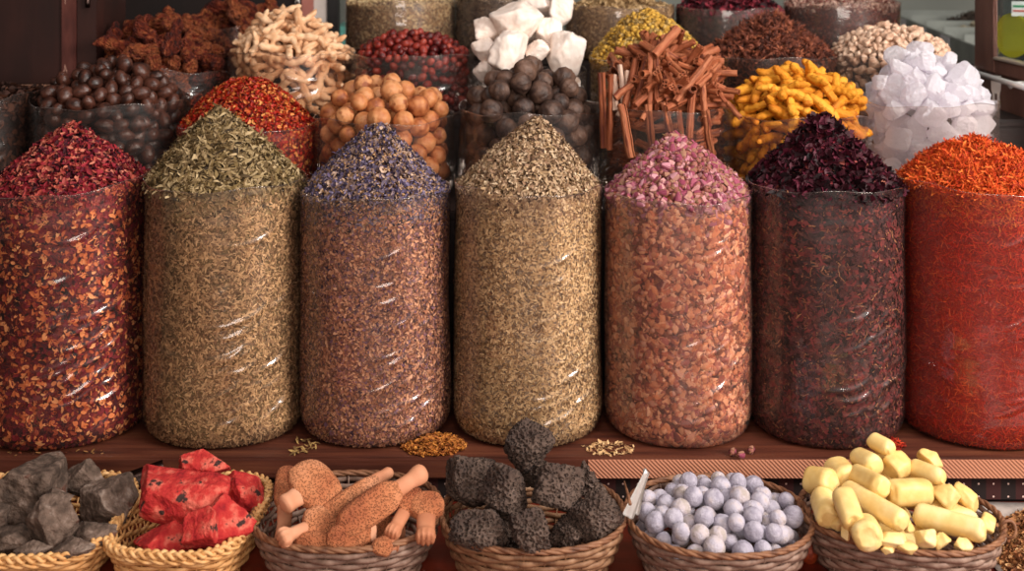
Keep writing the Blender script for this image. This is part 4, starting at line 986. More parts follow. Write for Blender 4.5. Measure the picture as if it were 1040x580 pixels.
# terracotta foot scrubbers: rough pad + smooth handle
M_PAD = solid_mat('terracotta_pad', ['#84442a', '#a8623e', '#bc7850', '#c88a66'], scale=14, rough=.9, bump=.6, bscale=220, dist=.003, vor=.75, vscale=300, rnd=.25)
M_HAND = solid_mat('terracotta_handle', ['#9c5c3e', '#b87856', '#ca8e6c', '#d8a284'], scale=10, rough=.7, bump=.2, bscale=60, dist=.001, rnd=.25)
def sweep_body(prof, nseg=28, ns=44, sq=2.6, rough=0, seed=0):
    """prof rows: s (0..1), half width, half thickness, side bend; along x"""
    pr = np.array(prof); s = np.linspace(0, 1, ns); s = .5-.5*np.cos(s*PI)
    s = pr[0, 0]+s*(pr[-1, 0]-pr[0, 0]); w = np.interp(s, pr[:, 0], pr[:, 1]); t = np.interp(s, pr[:, 0], pr[:, 2])
    k = np.array([.25, .5, .25]); 
    for _ in range(2): w[1:-1] = np.convolve(w, k, 'same')[1:-1]; t[1:-1] = np.convolve(t, k, 'same')[1:-1]
    a = np.linspace(0, 2*PI, nseg, endpoint=False); ca = np.sign(np.cos(a))*np.abs(np.cos(a))**(2/sq); sa = np.sign(np.sin(a))*np.abs(np.sin(a))**(2/sq)
    V = np.stack([np.repeat(s[:, None], nseg, 1), w[:, None]*ca[None], t[:, None]*sa[None]], -1).reshape(-1, 3)
    i = np.arange(ns-1); j = np.arange(nseg); I, J = np.meshgrid(i, j, indexing='ij'); J2 = (J+1) % nseg
    return V, [np.stack([I*nseg+J, I*nseg+J2, (I+1)*nseg+J2, (I+1)*nseg+J], -1).reshape(-1, 4), np.arange(nseg)[::-1].reshape(1, -1), ((ns-1)*nseg+np.arange(nseg)).reshape(1, -1)]
def scrubber(pad_px, end_px, D0, D1, wpx, thick, label, split=.62, end='knob', roll=0.3, neck=.4, pal=None, butt=.9):
    p0 = W(pad_px[0], pad_px[1], D0); p1 = W(end_px[0], end_px[1], D1); d = p1-p0; ln = d.length; hw = wpx*D0/F/2; ht = thick/2
    root = empty('foot_scrubber', p0); tag(root, label, 'foot scrubber')
    X = d.normalized(); zc = Vector((0, 0, CAMZ))-p0; zc = (zc-X*zc.dot(X)).normalized(); Mx = Matrix((X, zc.cross(X), zc)).transposed(); root.rotation_euler = (Mx @ Matrix.Rotation(roll, 3, 'X')).to_euler()
    sp = split*ln
    pad = [(0, hw*.35, ht*.3), (.008, hw*butt*.8, ht*.75), (.02, hw*butt, ht), (sp*.5, hw, ht*1.05), (sp*.85, hw*.95, ht), (sp, hw*.6, ht*.8), (sp+.006, hw*neck*.6, ht*.5)]
    V, Fs = sweep_body(pad, sq=3); V = V+ (V/np.linalg.norm(V, axis=1)[:, None])*(.0007*fbm(V, 260, 3, 2))[:, None]; acc = Acc(); acc.add(V, Fs); link('rough_pad', acc.mesh('rough_pad', [M_PAD]), root)
    nk = hw*neck; e = min(hw*(.62 if end == 'knob' else .72), .0165)
    if end == 'knob': hn = [(sp-.012, nk*1.15, ht*.7), (sp+.01, nk, ht*.7), (ln*.82, nk*.95, ht*.7), (ln*.9, e, ht*.95), (ln*.96, e, ht*.95), (ln*.995, e*.6, ht*.6), (ln, e*.2, ht*.2)]
    elif end == 'fist': hn = [(sp-.012, nk*1.1, ht*.7), (ln*.78, nk, ht*.75), (ln*.86, e, ht*1.15), (ln*.95, e*1.05, ht*1.2), (ln*.99, e*.8, ht*.9), (ln, e*.3, ht*.3)]
    else: hn = [(sp-.012, nk*1.1, ht*.7), (ln*.7, nk*.9, ht*.7), (ln*.85, nk*1.15, ht*.8), (ln*.97, nk*1.4, ht*.7), (ln, nk*.7, ht*.3)]
    V, Fs = sweep_body(hn, sq=2.2, nseg=36)
    if end in ('fist',):      # finger grooves over the fist
        m_ = np.clip((V[:, 0]-ln*.84)/(ln*.06), 0, 1); g_ = np.exp(-((np.mod(V[:, 1]/(e*.5)+.5, 1)-.5)/.16)**2)
        V[:, 2] -= np.sign(V[:, 2])*m_*g_*.0035; V[:, 0] -= m_*g_*.002
    acc = Acc(); acc.add(V, Fs); link('handle', acc.mesh('handle', [M_HAND]), root)
    return root
scrubber((292, 474), (287, 560), 2.32, 2.12, 24, .02, 'long narrow terracotta foot scrubber standing at the red-rock end of its basket', split=.5, end='flat', neck=.62, roll=0.04)
scrubber((338, 482), (287, 514), 2.22, 2.13, 58, .026, 'broad flat terracotta scrubber pad with short knob, highest in the basket', split=.68, neck=.33, end='knob', roll=0.36)
scrubber((340, 524), (283, 548), 2.15, 2.08, 34, .024, 'terracotta scrubber whose handle ends in a fist, under the broad pad', split=.5, end='fist', neck=.35, roll=0.36)
scrubber((324, 526), (398, 478), 2.14, 2.24, 20, .022, 'slim pale-speckled scrubber with round knob, above the longest one', split=.78, end='knob', neck=.7, roll=0.16)
scrubber((344, 538), (432, 478), 2.09, 2.2, 34, .03, 'longest scrubber with ridged ochre pad lying diagonally on top', split=.66, end='knob', neck=.5, roll=0.20)
scrubber((332, 548), (382, 540), 2.08, 2.12, 30, .022, 'oval rough scrubber pad half hidden under the longest one', split=.85, end='flat', neck=.5)
scrubber((298, 552), (345, 560), 2.1, 2.09, 30, .026, 'plain brown scrubber low behind the front rim', split=.85, end='flat', neck=.6)
scrubber((424, 496), (396, 546), 2.2, 2.10, 22, .024, 'terracotta scrubber with lumpy carved end pointing forward', split=.5, end='fist', neck=.6)
scrubber((434, 500), (432, 550), 2.19, 2.09, 36, .026, 'terracotta scrubber with clenched fist end at the pumice side', split=.5, end='fist', neck=.5, roll=0.04)
scrubber((378, 556), (402, 554), 2.075, 2.10, 20, .03, 'small round scrubber end just above the front rim', split=.7, end='knob', neck=.6)
scrubber((370, 545), (410, 535), 2.16, 2.2, 36, .03, 'shaded scrubber deep under the longest one', split=.7, end='flat', neck=.6)
scrubber((310, 535), (350, 535), 2.2, 2.24, 40, .03, 'shaded scrubber deep under the broad pad', split=.7, end='flat', neck=.6)

# lilac balls
M_BALL = solid_mat('lilac_chalk', ['#8c8694', '#a29caa', '#b2acb8', '#bcb0b4', '#a89c96'], scale=1.0, rough=.8, bump=.25, bscale=5, dist=.04, rnd=.35)
kb = Bag(); kb.c = np.array([.355, 2.204]); kb.R = .15; kb.z0 = -.085; kb.zr = 0
def ball_heap(x, y): return .012+.03*np.clip(1-(x*x+y*y)/.15**2, 0, 1)+0*x
rs2 = np.random.default_rng(8)
C, R_ = pack(kb, .0165, ball_heap, 400, 15, K=200, depth=1.45, front_only=False)
lab = lambda i: 'pale lilac chalky ball in the round wicker basket'
place_individuals('chalk_ball', variants('chalk_ball', lambda: lime_mesh(.012, .05), [M_BALL]), C, rand_rot(rs, len(C)), R_*1.02, 'pale lilac chalky ball', 'ball', 'pale lilac balls', kb)

# yellow butter pieces
M_BUT = solid_mat('cocoa_butter', ['#cda458', '#dcb870', '#e6c884', '#ecd49c'], scale=30, rough=.5, bump=.35, bscale=50, dist=.003, rnd=.2)
def stick(p0, p1, dpx, D0, D1, label, group=None, sq=2.4, aspect=1.0):
    a_ = W(*p0, D0); b_ = W(*p1, D1); d = b_-a_; ln = d.length; r = dpx*D0/F/2
    pr = [(0, r*.55, r*.55), (.0035, r*.9, r*.9), (.009, r, r), (ln-.009, r*.98, r), (ln-.0035, r*.9, r*.88), (ln, r*.55, r*.55)]
    V, Fs = sweep_body(pr, nseg=30, ns=40, sq=sq); V[:, 2] *= aspect
    V[:, 1:] *= (1+.05*fbm(V, 25, int(rk.integers(999)), 3))[:, None]
    e = np.minimum(V[:, 0], ln-V[:, 0]); V[:, 0] += .004*fbm(V, 60, int(rk.integers(999)), 3)*np.exp(-e/.006)
    acc = Acc(); acc.add(V, Fs); o = link('cocoa_butter', acc.mesh('cocoa_butter', [M_BUT])); o.location = a_; o.rotation_euler = (d.to_track_quat('X', 'Z').to_matrix() @ Matrix.Rotation(rk.uniform(0, 6), 3, 'X')).to_euler()
    tag(o, label, 'butter piece', group)
for a_ in [((821, 488), (846, 490), 27, 2.24, 2.2, 'stubby yellow butter cylinder at the far left of the heap'),
    ((848, 476), (862, 488), 27, 2.28, 2.22, 'ochre-yellow butter stub behind the stubby left one'),
    ((870, 464), (890, 474), 21, 2.28, 2.22, 'small butter cylinder below the topmost piece'),
    ((868, 482), (897, 496), 22, 2.24, 2.15, 'short thick butter cylinder in the middle of the heap'),
    ((858, 497), (918, 531), 21, 2.2, 2.08, 'long butter cylinder slanting down to the front middle'),
    ((855, 500), (868, 534), 24, 2.14, 2.08, 'short butter cylinder leaning toward the lilac balls'),
    ((834, 503), (842, 528), 24, 2.2, 2.13, 'butter stub beneath the stubby left one'),
    ((930, 522), (1000, 540), 23, 2.13, 2.07, 'longest butter stick lying at the front with a sheared end'),
    ((926, 474), (958, 486), 18, 2.25, 2.2, 'butter stick lying above the wide blunt block'),
    ((903, 501), (944, 499), 26, 2.16, 2.18, 'wide blunt butter block in the middle of the heap'),
    ((878, 536), (882, 546), 30, 2.11, 2.05, 'round butter disc seen end-on at the front'),
    ((884, 446), (906, 457), 17, 2.28, 2.24, 'topmost yellow butter piece, against the hibiscus bag')]: stick(*a_)
KB = dict(planes=10, rough=.05, lo=.62, rscale=2.4, octv=4, sub=4, soft=.04)
for px, py, w, h, D, rot, lab in [
    (911, 473, 30, 28, 2.24, 0, 'faceted butter chunk beneath the topmost piece'),
    (945, 467, 27, 18, 2.28, .2, 'rounded butter chunk at the back under the safflower bag'),
    (961, 503, 30, 26, 2.19, 0, 'lumpy crumbled butter chunk beside the wide block'),
    (981, 505, 22, 32, 2.21, -.5, 'crumbled butter chunk at the right edge of the heap'),
    (906, 548, 30, 14, 2.06, .1, 'thin butter flake at the front rim'), (940, 548, 20, 24, 2.07, 0, 'jagged butter chunk at the front centre'),
    (921, 556, 22, 12, 2.05, 0, 'little butter lump on the front rim'), (957, 550, 18, 17, 2.07, .3, 'faceted butter bit under the longest stick'),
    (979, 553, 22, 15, 2.07, .2, 'butter wedge below the end of the longest stick'), (851, 531, 18, 15, 2.13, 0, 'butter bit low on the lilac ball side'),
    (859, 541, 10, 15, 2.09, 0, 'tiny butter bit beside the round disc'), (1003, 532, 18, 20, 2.1, .2, 'small butter chunk by the rim loop'),
    (895, 466, 18, 22, 2.28, 0, 'butter piece wedged behind the topmost one'), (902, 558, 16, 10, 2.055, 0, 'crumb of butter at the front rim'),
    (924, 535, 12, 14, 2.1, .3, 'small butter bit in the gap by the longest stick'), (905, 520, 44, 34, 2.19, 0, 'butter chunk hidden under the heap'), (962, 525, 60, 30, 2.19, 0, 'butter chunk hidden under the longest stick'),
    (860, 515, 50, 40, 2.22, 0, 'butter chunk hidden under the left stubs'), (915, 545, 90, 24, 2.13, 0, 'butter crust at the basket bottom'), (930, 490, 60, 40, 2.26, 0, 'butter chunk hidden at the back of the heap'), (893, 492, 40, 30, 2.26, 0, 'butter chunk hidden behind the short cylinder')]:
    rock('cocoa_butter', px, py, w, h, D, M_BUT, lab, 'butter piece', rot=rot, **KB)

# ------------------------------------------------------------------ loose bits, tools and surroundings
rx = np.random.default_rng(404)
def spill(name, px, py, wpx, hpx, z, tmpl, size, n, mat, label, cat, mound=.006):
    """a thin scatter of bits lying on a surface at height z"""
    D = (CAMZ-z)*F/(py-HORZ); cx = (px-520)*D/F; rx_ = wpx*D/F/2; dep = hpx*D*D/(F*(CAMZ-z))/2
    a = rx.uniform(0, 2*PI, n); r = np.sqrt(rx.uniform(0, 1, n)); P = np.stack([r*np.cos(a)*rx_, r*np.sin(a)*dep, .0012+(1-r*r)*mound*rx.uniform(.1, 1, n)], -1)
    P = P[(P[:, 1]+D > 2.448) | (z < -.01)]
    acc = Acc(); scatter(acc, tmpl, P, align_rot(rx, np.tile([0, 0, 1.0], (len(P), 1)), .35), size*rx.uniform(.6, 1.3, len(P)), rx)
    o = link(name, acc.mesh(name, [mat]), loc=(cx, D, z)); tag(o, label, cat, None, 'stuff'); return o
spill('spilled_blossoms', 440, 453, 66, 22, 0, PET, .011, 750, flake_mat('spill_orange', ['#5a2c10', '#a05c24', '#c88438', '#8a4a1c']), 'orange-brown blossom crumbs spilled on the shelf between purple blossom and beige herb bags', 'crumbs', .014)
spill('spilled_herb_bits', 618, 456, 56, 14, 0, HUSK, .010, 130, flake_mat('spill_pale', ['#8a6040', '#c8a070', '#d8b888']), 'pale herb bits scattered on the shelf between beige herb and rosebud bags', 'crumbs', .001)
spill('spilled_leaf_twigs', 306, 455, 30, 16, 0, LEAF, .020, 26, flake_mat('spill_leaf', ['#5a4426', '#8c6c40', '#a88850']), 'few grey-green leaf bits on the shelf between green herb and blossom bags', 'crumbs', .006)
spill('spilled_petal_bits', 60, 461, 130, 8, 0, HUSK, .009, 26, flake_mat('spill_petal', ['#5a3020', '#9a7040', '#7a2c20']), 'sparse petal bits along the shelf in front of the crimson petal bag', 'crumbs', .001)
spill('spilled_red_threads', 906, 452, 22, 14, 0, THREAD, .016, 160, flake_mat('spill_red', ['#7a1208', '#b02410', '#c8401c']), 'red threads spilled between the hibiscus and safflower bags', 'crumbs', .008)
spill('basket_petal_bits', 975, 530, 50, 18, -.052, PET, .014, 90, flake_mat('bits_dark', ['#3a1014', '#6a1c28', '#8a4a3c', '#a07048']), 'dark red petal bits lying among the yellow butter pieces', 'crumbs', .01)
for px, py, la in ((744, 463, 'dried rosebud on the shelf, nearest to the pink rosebud bag'), (753, 466, 'dried rosebud on the shelf between the other two'), (763, 461, 'dried rosebud on the shelf, nearest to the hibiscus bag')):
    D = CAMZ*F/(py-HORZ); o = bpy.data.objects.new('rosebud', BUD_ME[px % 5]); COL.objects.link(o); o.location = ((px-520)*D/F, D, .0075); o.rotation_euler = (1.3, 0, px); o.scale = (.0145,)*3; tag(o, la, 'rosebud')
# round nut on the table
me = nut_mesh().mesh('round_nut', [solid_mat('round_nut_skin', ['#5c1c0c', '#8a3418', '#a84c28'], scale=2, rough=.4, rnd=0)])
o = link('round_nut', me, loc=W(821, 562, 2.215)); o.scale = (.0175, .0175, .019); o.rotation_euler = (0, 1.4, .3); o.location.z = -.0715; tag(o, 'round reddish brown nut on the table between lilac ball and butter baskets', 'nut')
# sheet of grey paper and a mound of brown flakes at the lower right
pm = solid_mat('grey_paper', ['#8a8078', '#a89c94', '#b8aca4'], scale=30, rough=.9, rnd=0)
bm = bmesh.new(); bmesh.ops.create_grid(bm, x_segments=30, y_segments=24, size=.5)
for v in bm.verts: v.co = Vector((v.co.x*.62, v.co.y*.62, .0015+.002*abs(math.sin(v.co.x*9+v.co.y*5))))
bmesh.ops.solidify(bm, geom=bm.faces[:], thickness=.0008)
me = bpy.data.meshes.new('paper_sheet'); bm.to_mesh(me); bm.free(); me.materials.append(pm)
for q in me.polygons: q.use_smooth = True
o = link('paper_sheet', me, loc=(1.135, 2.135, -.0885)); tag(o, 'grey paper sheet under the mound of brown flakes at the butter basket', 'paper')
acc = Acc(); n = 9000; r = np.sqrt(rx.uniform(0, 1, n)); a = rx.uniform(0, 2*PI, n); hx = .034*(1-r**2.2)
P = np.stack([r*np.cos(a)*.225, r*np.sin(a)*.215, hx+rx.uniform(-.002, .004, n)], -1); P[:, 2] += .004*fbm(P, 22, 3, 2)
V = np.stack([np.repeat(np.linspace(0, 1, 20), 60)*.222*np.tile(np.cos(np.linspace(0, 2*PI, 60)), 20), np.repeat(np.linspace(0, 1, 20), 60)*.212*np.tile(np.sin(np.linspace(0, 2*PI, 60)), 20), .031*(1-np.repeat(np.linspace(0, 1, 20), 60)**2.2)], -1)
acc.add(V, [grid_faces(20, 60)], 0)
scatter(acc, BROAD+PET, P, align_rot(rx, np.tile([0, 0, 1.0], (n, 1)), .8), .011*rx.uniform(.6, 1.4, n), rx, 1)
o = link('brown_flakes', acc.mesh('brown_flakes', [flake_mat('brownflake_core', ['#4a2412', '#7a4a2a'], mode='cell', cell=150), flake_mat('brownflake', ['#4a2412', '#8a5430', '#b07c4c', '#6a3a20', '#c89c6c'])]), loc=(1.06, 2.20, -.084)); tag(o, 'mound of brown dried flakes on grey paper beside the butter basket', 'herbs', None, 'stuff')

def metal(name, col, rough=.25, m_=1.0):
    m, nt, b = new_mat(name); b.inputs['Base Color'].default_value = rgb(col); b.inputs['Metallic'].default_value = m_; b.inputs['Roughness'].default_value = rough; return m
M_STEEL = metal('brushed_steel', '#dcd8d4', .35, .6); M_IRON = metal('dark_iron', '#4a3c38', .3)
# tongs leaning on the ball basket: two ribbed arms joined at the top
tg = tag(empty('metal_tongs', W(655, 480, 2.27)), 'pale metal tongs leaning on the rim between pumice and lilac ball baskets', 'tongs')
def arm(p0, p1, w0, w1, dz):
    a_ = Vector(p0); b_ = Vector(p1); d = b_-a_; n = 14; acc = Acc(); rows = []
    X = d.normalized(); zc = Vector((0, 0, CAMZ))-a_; zc = (zc-X*zc.dot(X)).normalized(); Y = zc.cross(X)
    for i in range(n):
        f = i/(n-1); w = w0+(w1-w0)*f; c_ = a_+d*f
        rows.append([c_+Y*w*q+zc*(.0035 if abs(q) > .9 else .001 if abs(q) < .3 else 0)+zc*dz for q in (-1, -.85, -.3, 0, .3, .85, 1)])
    V = np.array([[list(p) for p in r_] for r_ in rows]); V2 = V-np.array(zc)*.0012
    acc.add(V.reshape(-1, 3), [grid_faces(n, 7)]); acc.add(V2.reshape(-1, 3), [grid_faces(n, 7)[:, ::-1]])
    me = acc.mesh('arm', [M_STEEL]); me.transform(Matrix.Translation(-tg.location)); link('arm', me, tg)
arm(W(657, 480, 2.27), W(637, 526, 2.12), .0045, .0095, .002); arm(W(656, 480, 2.28), W(646, 520, 2.15), .004, .006, -.004)
tv, tf = tube(np.array([[0, .004, -.003], [0, 0, .004], [.001, -.004, .001]]), .0035, 8); acc = Acc(); acc.add(tv, tf); link('joint', acc.mesh('joint', [M_STEEL]), tg)
# thin dark twig standing at the rim
tv, tf = tube([list(W(640, 512, 2.13)), list(W(637, 500, 2.17)), list(W(634, 489, 2.2))], np.array([.003, .0026, .0012]), 7); acc = Acc(); acc.add(tv, tf)
o = link('dried_twig', acc.mesh('dried_twig', [M_WICKR])); tag(o, 'short pointed brown twig standing beside the metal tongs', 'twig')
# dark scoop between the two straw baskets
sc_ = tag(empty('metal_scoop', W(150, 482, 2.37)), 'dark metal scoop lying between the grey rock and red rock baskets', 'scoop')
th = np.linspace(.15, PI-.15, 16); xs = np.linspace(-.035, .03, 8); acc = Acc()
for sgn, dr in ((1, 0), (-1, .0012)):
    V = np.array([[[x, (.018+.006*(x+.035)/.065-dr)*math.cos(t_), -(.016-dr)*math.sin(t_)] for t_ in th] for x in xs]); g_ = grid_faces(8, 16); acc.add(V.reshape(-1, 3), [g_ if sgn > 0 else g_[:, ::-1]])
o = link('bowl', acc.mesh('bowl', [M_IRON]), sc_); tv, tf = tube([[-.03, 0, -.008], [-.05, 0, -.012], [-.085, 0, -.035]], .0045, 8); acc = Acc(); acc.add(tv, tf); link('handle', acc.mesh('handle', [M_IRON]), sc_); sc_.rotation_euler = (.6, -.15, .35)

# ---- left: dark cabinet, bag in front of it, dark wall
M_CAB = solid_mat('cabinet_wood', ['#170b09', '#2a1410', '#3a1c16'], scale=10, rough=.5, bump=.1, bscale=40, rnd=0, stretch=(1, 1, .3), speck=('#6a4a40', 60, .76))
M_CABT = solid_mat('cabinet_edge', ['#2c1410', '#4c241e', '#6a3a30'], scale=26, rough=.55, rnd=0, stretch=(1, 1, .3), speck=('#b08878', 50, .68))
M_LEDGE = solid_mat('cabinet_ledge', ['#6a4434', '#9a705a', '#b48c74'], scale=30, rough=.7, rnd=0)
cb = tag(empty('cabinet', (-1.3, 3.25, Z3)), 'dark brown wooden cabinet with worn edge behind the crimson petal bag', 'cabinet')
def cpart(name, lo, hi, mat, par, bev=.002): return link(name, box_mesh(name, [lo[k]-par.location[k] for k in range(3)], [hi[k]-par.location[k] for k in range(3)], mat, bev), par)
xr = W(97, 0, 3.25).x; x1_, x2_ = W(62, 0, 3.25).x, W(77, 0, 3.25).x; zl = W(0, 88, 3.25).z
cpart('body', (-1.75, 3.26, Z3+.001), (xr, 3.505, 1.5), M_CAB, cb)
cpart('door', (-1.75, 3.252, zl+.006), (x1_, 3.262, 1.5), M_CAB, cb)
cpart('stile', (x1_, 3.245, zl), (x2_, 3.262, 1.5), M_CABT, cb, .004)
cpart('stile', (x2_+.001, 3.254, zl-.1 if zl-.1 > Z3 else Z3+.001), (xr, 3.263, 1.5), M_CAB, cb)
cpart('ledge', (-1.75, 3.232, zl-.007), (x1_+.004, 3.262, zl+.005), M_LEDGE, cb)
hg = W(88, 3, 3.24); tv, tf = tube(np.array([[hg.x, 3.247, hg.z-.012], [hg.x, 3.247, hg.z], [hg.x, 3.247, hg.z+.05]])-np.array(cb.location), .006, 8); acc = Acc(); acc.add(tv, tf); link('hinge', acc.mesh('hinge', [M_IRON]), cb)
b = make_bag(-34, 2.98, 72, 96, Z2, 209, 'clear plastic bag of dark bark pieces below the cabinet ledge', res=(100, 50), creases=6, waves=2)
make_stuff('dark_bark_pieces', b, (-30, 92), dome(2), 'dark brown bark pieces in the bag below the cabinet ledge', 'bark', [(BROAD, .02, 1500, .8, 1)], [(BROAD, .022, 1300, .6, 1)],
    [flake_mat('barkpiece_core', ['#140a08', '#2c1610'], mode='cell', cell=80), flake_mat('barkpiece', ['#1c0e0a', '#3a2018', '#5c3828', '#2a1610'])], seed=61)

M_WALLD = solid_mat('dark_wall', ['#0e0706', '#1a0e0b', '#241411'], scale=5, rough=.8, rnd=0)
M_WALLP = solid_mat('pale_wall', ['#8c948e', '#a8aea6', '#bcc0b8'], scale=1.5, rough=.8, rnd=0)
xd = W(306, 0, 4.35).x
sbox('wall_left', (-7, 4.35, -.95), (xd, 4.45, 3.2), M_WALLD, label='dark wall of the shop behind the cabinet and roots', cat='wall')
def tr(n, a_, b_, D, col):
    sbox('trim_%d' % n, (W(a_, 0, D).x, D, -.95), (W(b_, 0, D).x, D+.06, 3.2), solid_mat('trim_paint_%d' % n, col, scale=8, rough=.5, rnd=0), label='%s upright post of the shop front behind the pale ginger' % ('dusky pink', 'pale grey', 'black')[n-1], cat='post')
tr(1, 306, 318, 4.3, ['#7a4038', '#a8685c', '#b87c70']); tr(2, 318.3, 332, 4.31, ['#a89c94', '#d0c4bc', '#e0d8d0']); tr(3, 332.3, 343, 4.3, ['#0c0a0a', '#181414', '#201c1c'])
sbox('wall_back', (-7, 7.6, -.95), (7, 7.7, 3.2), M_WALLP, label='pale grey-green far wall beyond the stall', cat='wall')
tc_ = link('teal_crate', box_mesh('teal_crate', (W(336, 0, 5.2).x, 5.2, -.949), (W(372, 0, 5.2).x, 5.6, W(0, 27, 5.2).z), solid_mat('teal_plastic', ['#4a9088', '#6ab0a4', '#80c0b4'], scale=6, rough=.5, rnd=0), .01)); tag(tc_, 'teal plastic crate stack glimpsed between pale ginger and pale seeds', 'crate')
# chain
ch = tag(empty('hanging_chain', W(302, 8, 3.5)), 'short metal chain hanging above the pale ginger', 'chain')
for k in range(9):
    q = np.linspace(0, 2*PI, 16, endpoint=False); A_ = .006*np.cos(q); B_ = .011*np.sin(q)+k*.0165+.011
    P = np.stack([A_, 0*A_, B_], -1) if k % 2 == 0 else np.stack([0*A_, A_, B_], -1)
    tv, tf = tube(P, .0016, 6, closed=True); acc = Acc(); acc.add(tv, tf); link('link', acc.mesh('link', [M_STEEL]), ch)

# ---- right: brown glazed cabinet seen along its face, chrome rail, latch
M_BRN = solid_mat('brown_frame', ['#5a3c34', '#7a5448', '#946a5c'], scale=12, rough=.5, rnd=0, stretch=(1, 1, .4))
M_DRK = solid_mat('dark_green_board', ['#081412', '#10221e', '#1a2c28'], scale=6, rough=.4, rnd=0)
gc = tag(empty('glazed_cabinet', (1.5, 3.2, -.95)), 'brown wooden cabinet with glass door and chrome rail behind the safflower bag', 'cabinet')
XF = 1.30; zt = W(0, 75, 3.46).z; zt2 = W(0, 60, 3.46).z
cpart('base', (XF+.012, 2.98, -.949), (1.95, 3.60, zt), M_BRN, gc)
cpart('post', (XF, 3.452, zt+.0005), (XF+.011, 3.60, 2.0), M_BRN, gc, .004)
cpart('rail_board', (XF+.002, 2.98, zt+.0005), (XF+.04, 3.452, zt2), M_BRN, gc, .003)
cpart('bead', (XF-.004, 2.98, zt2), (XF+.03, 3.452, zt2+.007), metal('pale_bead', '#c8b8ac', .35, .4), gc)
cpart('back_board', (XF+.30, 2.99, zt), (XF+.32, 3.60, 2.0), M_DRK, gc)
cpart('side_board', (XF+.02, 3.56, zt), (XF+.30, 3.60, 2.0), M_DRK, gc)
cpart('top', (XF, 2.98, 2.001), (1.95, 3.6, 2.03), M_BRN, gc)
gm, nt_, b_ = new_mat('door_glass'); b_.inputs['Base Color'].default_value = (.9, .95, .93, 1); b_.inputs['Roughness'].default_value = .03; b_.inputs['Transmission Weight'].default_value = 1.0; b_.inputs['IOR'].default_value = 1.2
cpart('glass_pane', (XF+.012, 2.99, zt2+.008), (XF+.016, 3.45, 1.99), gm, gc, 0)
def disc(name, c, r, nrm, th, mat, lab, cat):
    bm = bmesh.new(); bmesh.ops.create_cone(bm, cap_ends=True, segments=48, radius1=r, radius2=r, depth=th); bmesh.ops.bevel(bm, geom=[e for e in bm.edges if e.calc_face_angle(0) > 1], offset=th*.3, segments=2, affect='EDGES')
    me = bpy.data.meshes.new(name); bm.to_mesh(me); bm.free(); me.materials.append(mat); o = link(name, me, loc=c); o.rotation_euler = Vector(nrm).to_track_quat('Z', 'Y').to_euler(); tag(o, lab, cat); return o
disc('round_sign', W(1029, 36, 3.44), .060, (-1, -.55, .03), .006, solid_mat('lime_paint', ['#8a8c10', '#a8a81c', '#b8b42c'], scale=5, rough=.5, rnd=0), 'yellow-green round sign behind the cabinet glass', 'sign')
pc = tag(empty('price_card', W(1037, 9, 3.42)), 'white card with green and red bars above the yellow-green round sign', 'card')
link('card', box_mesh('card', (-.022, -.001, -.02), (.022, .001, .02), solid_mat('card_white', ['#d8dcdc', '#e8ecec'], rnd=0, rough=.6), .0008), pc)
link('green_bar', box_mesh('green_bar', (-.018, -.0022, .004), (.018, -.001, .010), solid_mat('bar_green', ['#2a8a5a', '#349a66'], rnd=0), 0), pc)
link('red_bar', box_mesh('red_bar', (-.018, -.0022, -.008), (.018, -.001, -.003), solid_mat('bar_red', ['#b84a44', '#c85a50'], rnd=0), 0), pc); pc.rotation_euler.z = -.5
zrail = W(0, 62, 3.77).z
acc = Acc(); tv, tf = tube([[1.228, 3.0, zrail], [1.235, 3.2, zrail], [1.25, 3.78, zrail]], .0075, 12); acc.add(tv-np.array(gc.location), tf); link('chrome_rail', acc.mesh('chrome_rail', [metal('chrome', '#f4f4f4', .3, .5)]), gc)
for yy in (3.18, 3.60):
    acc = Acc(); tv, tf = tube([[1.235, yy, zrail-.012], [1.25, yy, zrail-.002], [1.30, yy, zrail-.002], [1.318, yy, zrail-.002]], .006, 8); acc.add(tv-np.array(gc.location), tf); link('bracket', acc.mesh('bracket', [M_STEEL]), gc)
# latch plate with a slot hanging under the rail
lp = W(1012, 95, 3.3); acc = Acc()
out_ = [(-.013, .046), (.013, .046), (.012, .01), (.009, -.005), (.011, -.035), (.006, -.046), (-.006, -.046), (-.011, -.035), (-.009, -.005), (-.012, .01)]; inn = [(-.003, .0), (.003, .0), (.003, -.01), (.003, -.015), (.003, -.026), (.001, -.03), (-.001, -.03), (-.003, -.026), (-.003, -.015), (-.003, -.01)]
n = 10; V = [[x, -.0015, z] for x, z in out_]+[[x, -.0015, z] for x, z in inn]+[[x, .0015, z] for x, z in out_]+[[x, .0015, z] for x, z in inn]; i = np.arange(n); i2 = (i+1) % n
acc.add(V, [np.stack([i, i2, n+i2, n+i], -1), np.stack([2*n+i2, 2*n+i, 3*n+i, 3*n+i2], -1), np.stack([i2, i, 2*n+i, 2*n+i2], -1), np.stack([n+i, n+i2, 3*n+i2, 3*n+i], -1)])
me = acc.mesh('latch', [M_STEEL], False); o = link('latch', me, gc, loc=lp-gc.location); o.location.x = 1.24-gc.location.x+.008; o.rotation_euler.z = -.7

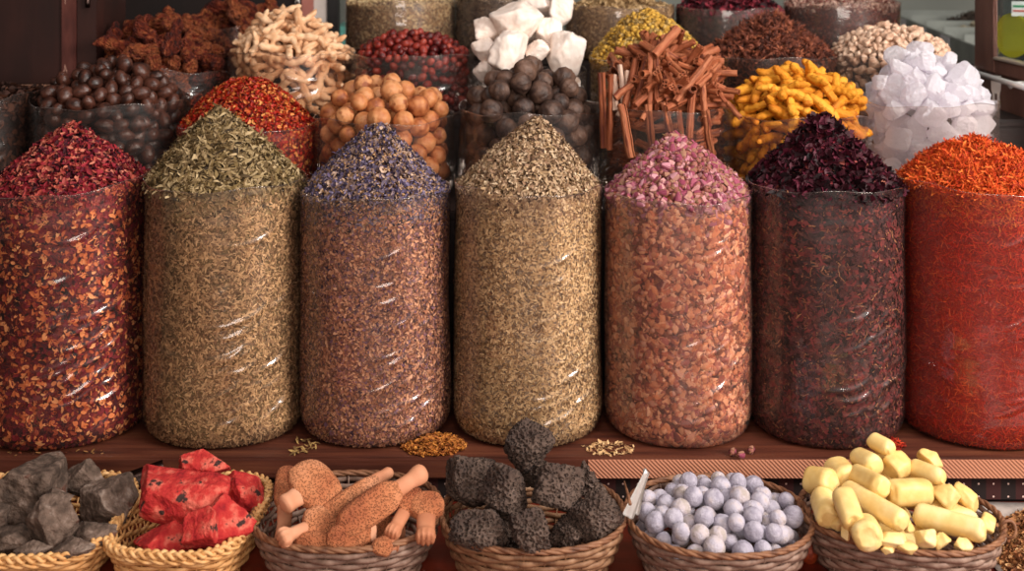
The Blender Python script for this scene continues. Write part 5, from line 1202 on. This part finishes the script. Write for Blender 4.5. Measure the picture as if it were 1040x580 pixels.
# ---- far right: spice counter running away, with three white tags
P0 = Vector((1.44, 3.9, 0)); P1 = Vector((1.76, 5.9, 0)); U_ = (P1-P0).normalized(); ang = math.atan2(U_.y, U_.x)
ct = tag(empty('display_counter', (P0.x, P0.y, -.95), ang), 'grey metal display counter with divided trays and white tags beyond the far bags', 'counter')
zlip = .656+.95; M_GRY = solid_mat('grey_metal', ['#6a706a', '#8a908a', '#9ca29a'], scale=5, rough=.5, rnd=0)
def kp(name, lo, hi, mat): return link(name, box_mesh(name, lo, hi, mat, .002), ct)
kp('front_lip', (0, -.012, zlip-.085), (2.0, 0, zlip), M_GRY); kp('body', (0, -.62, 0), (2.0, -.0125, zlip-.07), M_GRY); kp('back_panel', (0, -.62, zlip-.07), (2.0, -.60, zlip+.05), M_GRY)
for k in range(6): kp('divider', (k*.398, -.60, zlip-.07), (k*.398+.008, -.013, zlip+.02), M_GRY)
M_TAG = solid_mat('white_card', ['#e4e6ea', '#f0f2f6'], scale=5, rough=.6, rnd=0)
def at_px(px):   # distance along the lip seen at column px
    k = (px-520)/F; return (k*P0.y-P0.x)/(U_.x-k*U_.y)
for px in (917, 937, 960):
    s_ = at_px(px); kp('price_tag', (s_-.09, .0002, zlip-.05), (s_+.09, .003, zlip-.004), M_TAG)
def mound(name, u0, u1, col, lab, seed):
    acc = Acc(); nx, ny = 40, 30; X, Y = np.meshgrid(np.linspace(u0, u1, nx), np.linspace(-.595, -.02, ny), indexing='ij')
    Z = zlip-.07+.015+.10*np.sin((X-u0)/(u1-u0)*PI)*np.sin((Y+.6)/.58*PI); P = np.stack([X, Y, Z], -1).reshape(-1, 3); P[:, 2] += .01*fbm(P, 18, seed, 3)
    acc.add(P, [grid_faces(nx, ny)]); q = P[rx.integers(0, len(P), 1200)]+rx.normal(size=(1200, 3))*[.008, .01, .002]
    q[:, 0] = np.clip(q[:, 0], u0+.01, u1-.01); q[:, 1] = np.clip(q[:, 1], -.59, -.03)
    scatter(acc, GRAIN, q, rand_rot(rx, len(q)), .02*rx.uniform(.6, 1.3, len(q)), rx)
    me = acc.mesh(name, [flake_mat(name+'_mat', col)]); o = link(name, me, loc=ct.location, rot=(0, 0, ang)); tag(o, lab, 'spice', None, 'stuff')
mound('orange_spice', .012, .39, ['#a04a2c', '#d07a54', '#e0946c'], 'orange-pink spice in the nearest tray of the far counter', 5)
mound('beige_grain', .41, .79, ['#8a7c60', '#b4a684', '#c4b898'], 'beige grain in the middle tray of the far counter', 6)
mound('pale_grain', .81, 1.19, ['#7c7460', '#a49c84', '#b4ac98'], 'pale grey-beige grain in the third tray of the far counter', 7)
mound('dark_spice', 1.21, 1.58, ['#2a2420', '#4a4038', '#605448'], 'dark spice in the fourth tray of the far counter', 8)
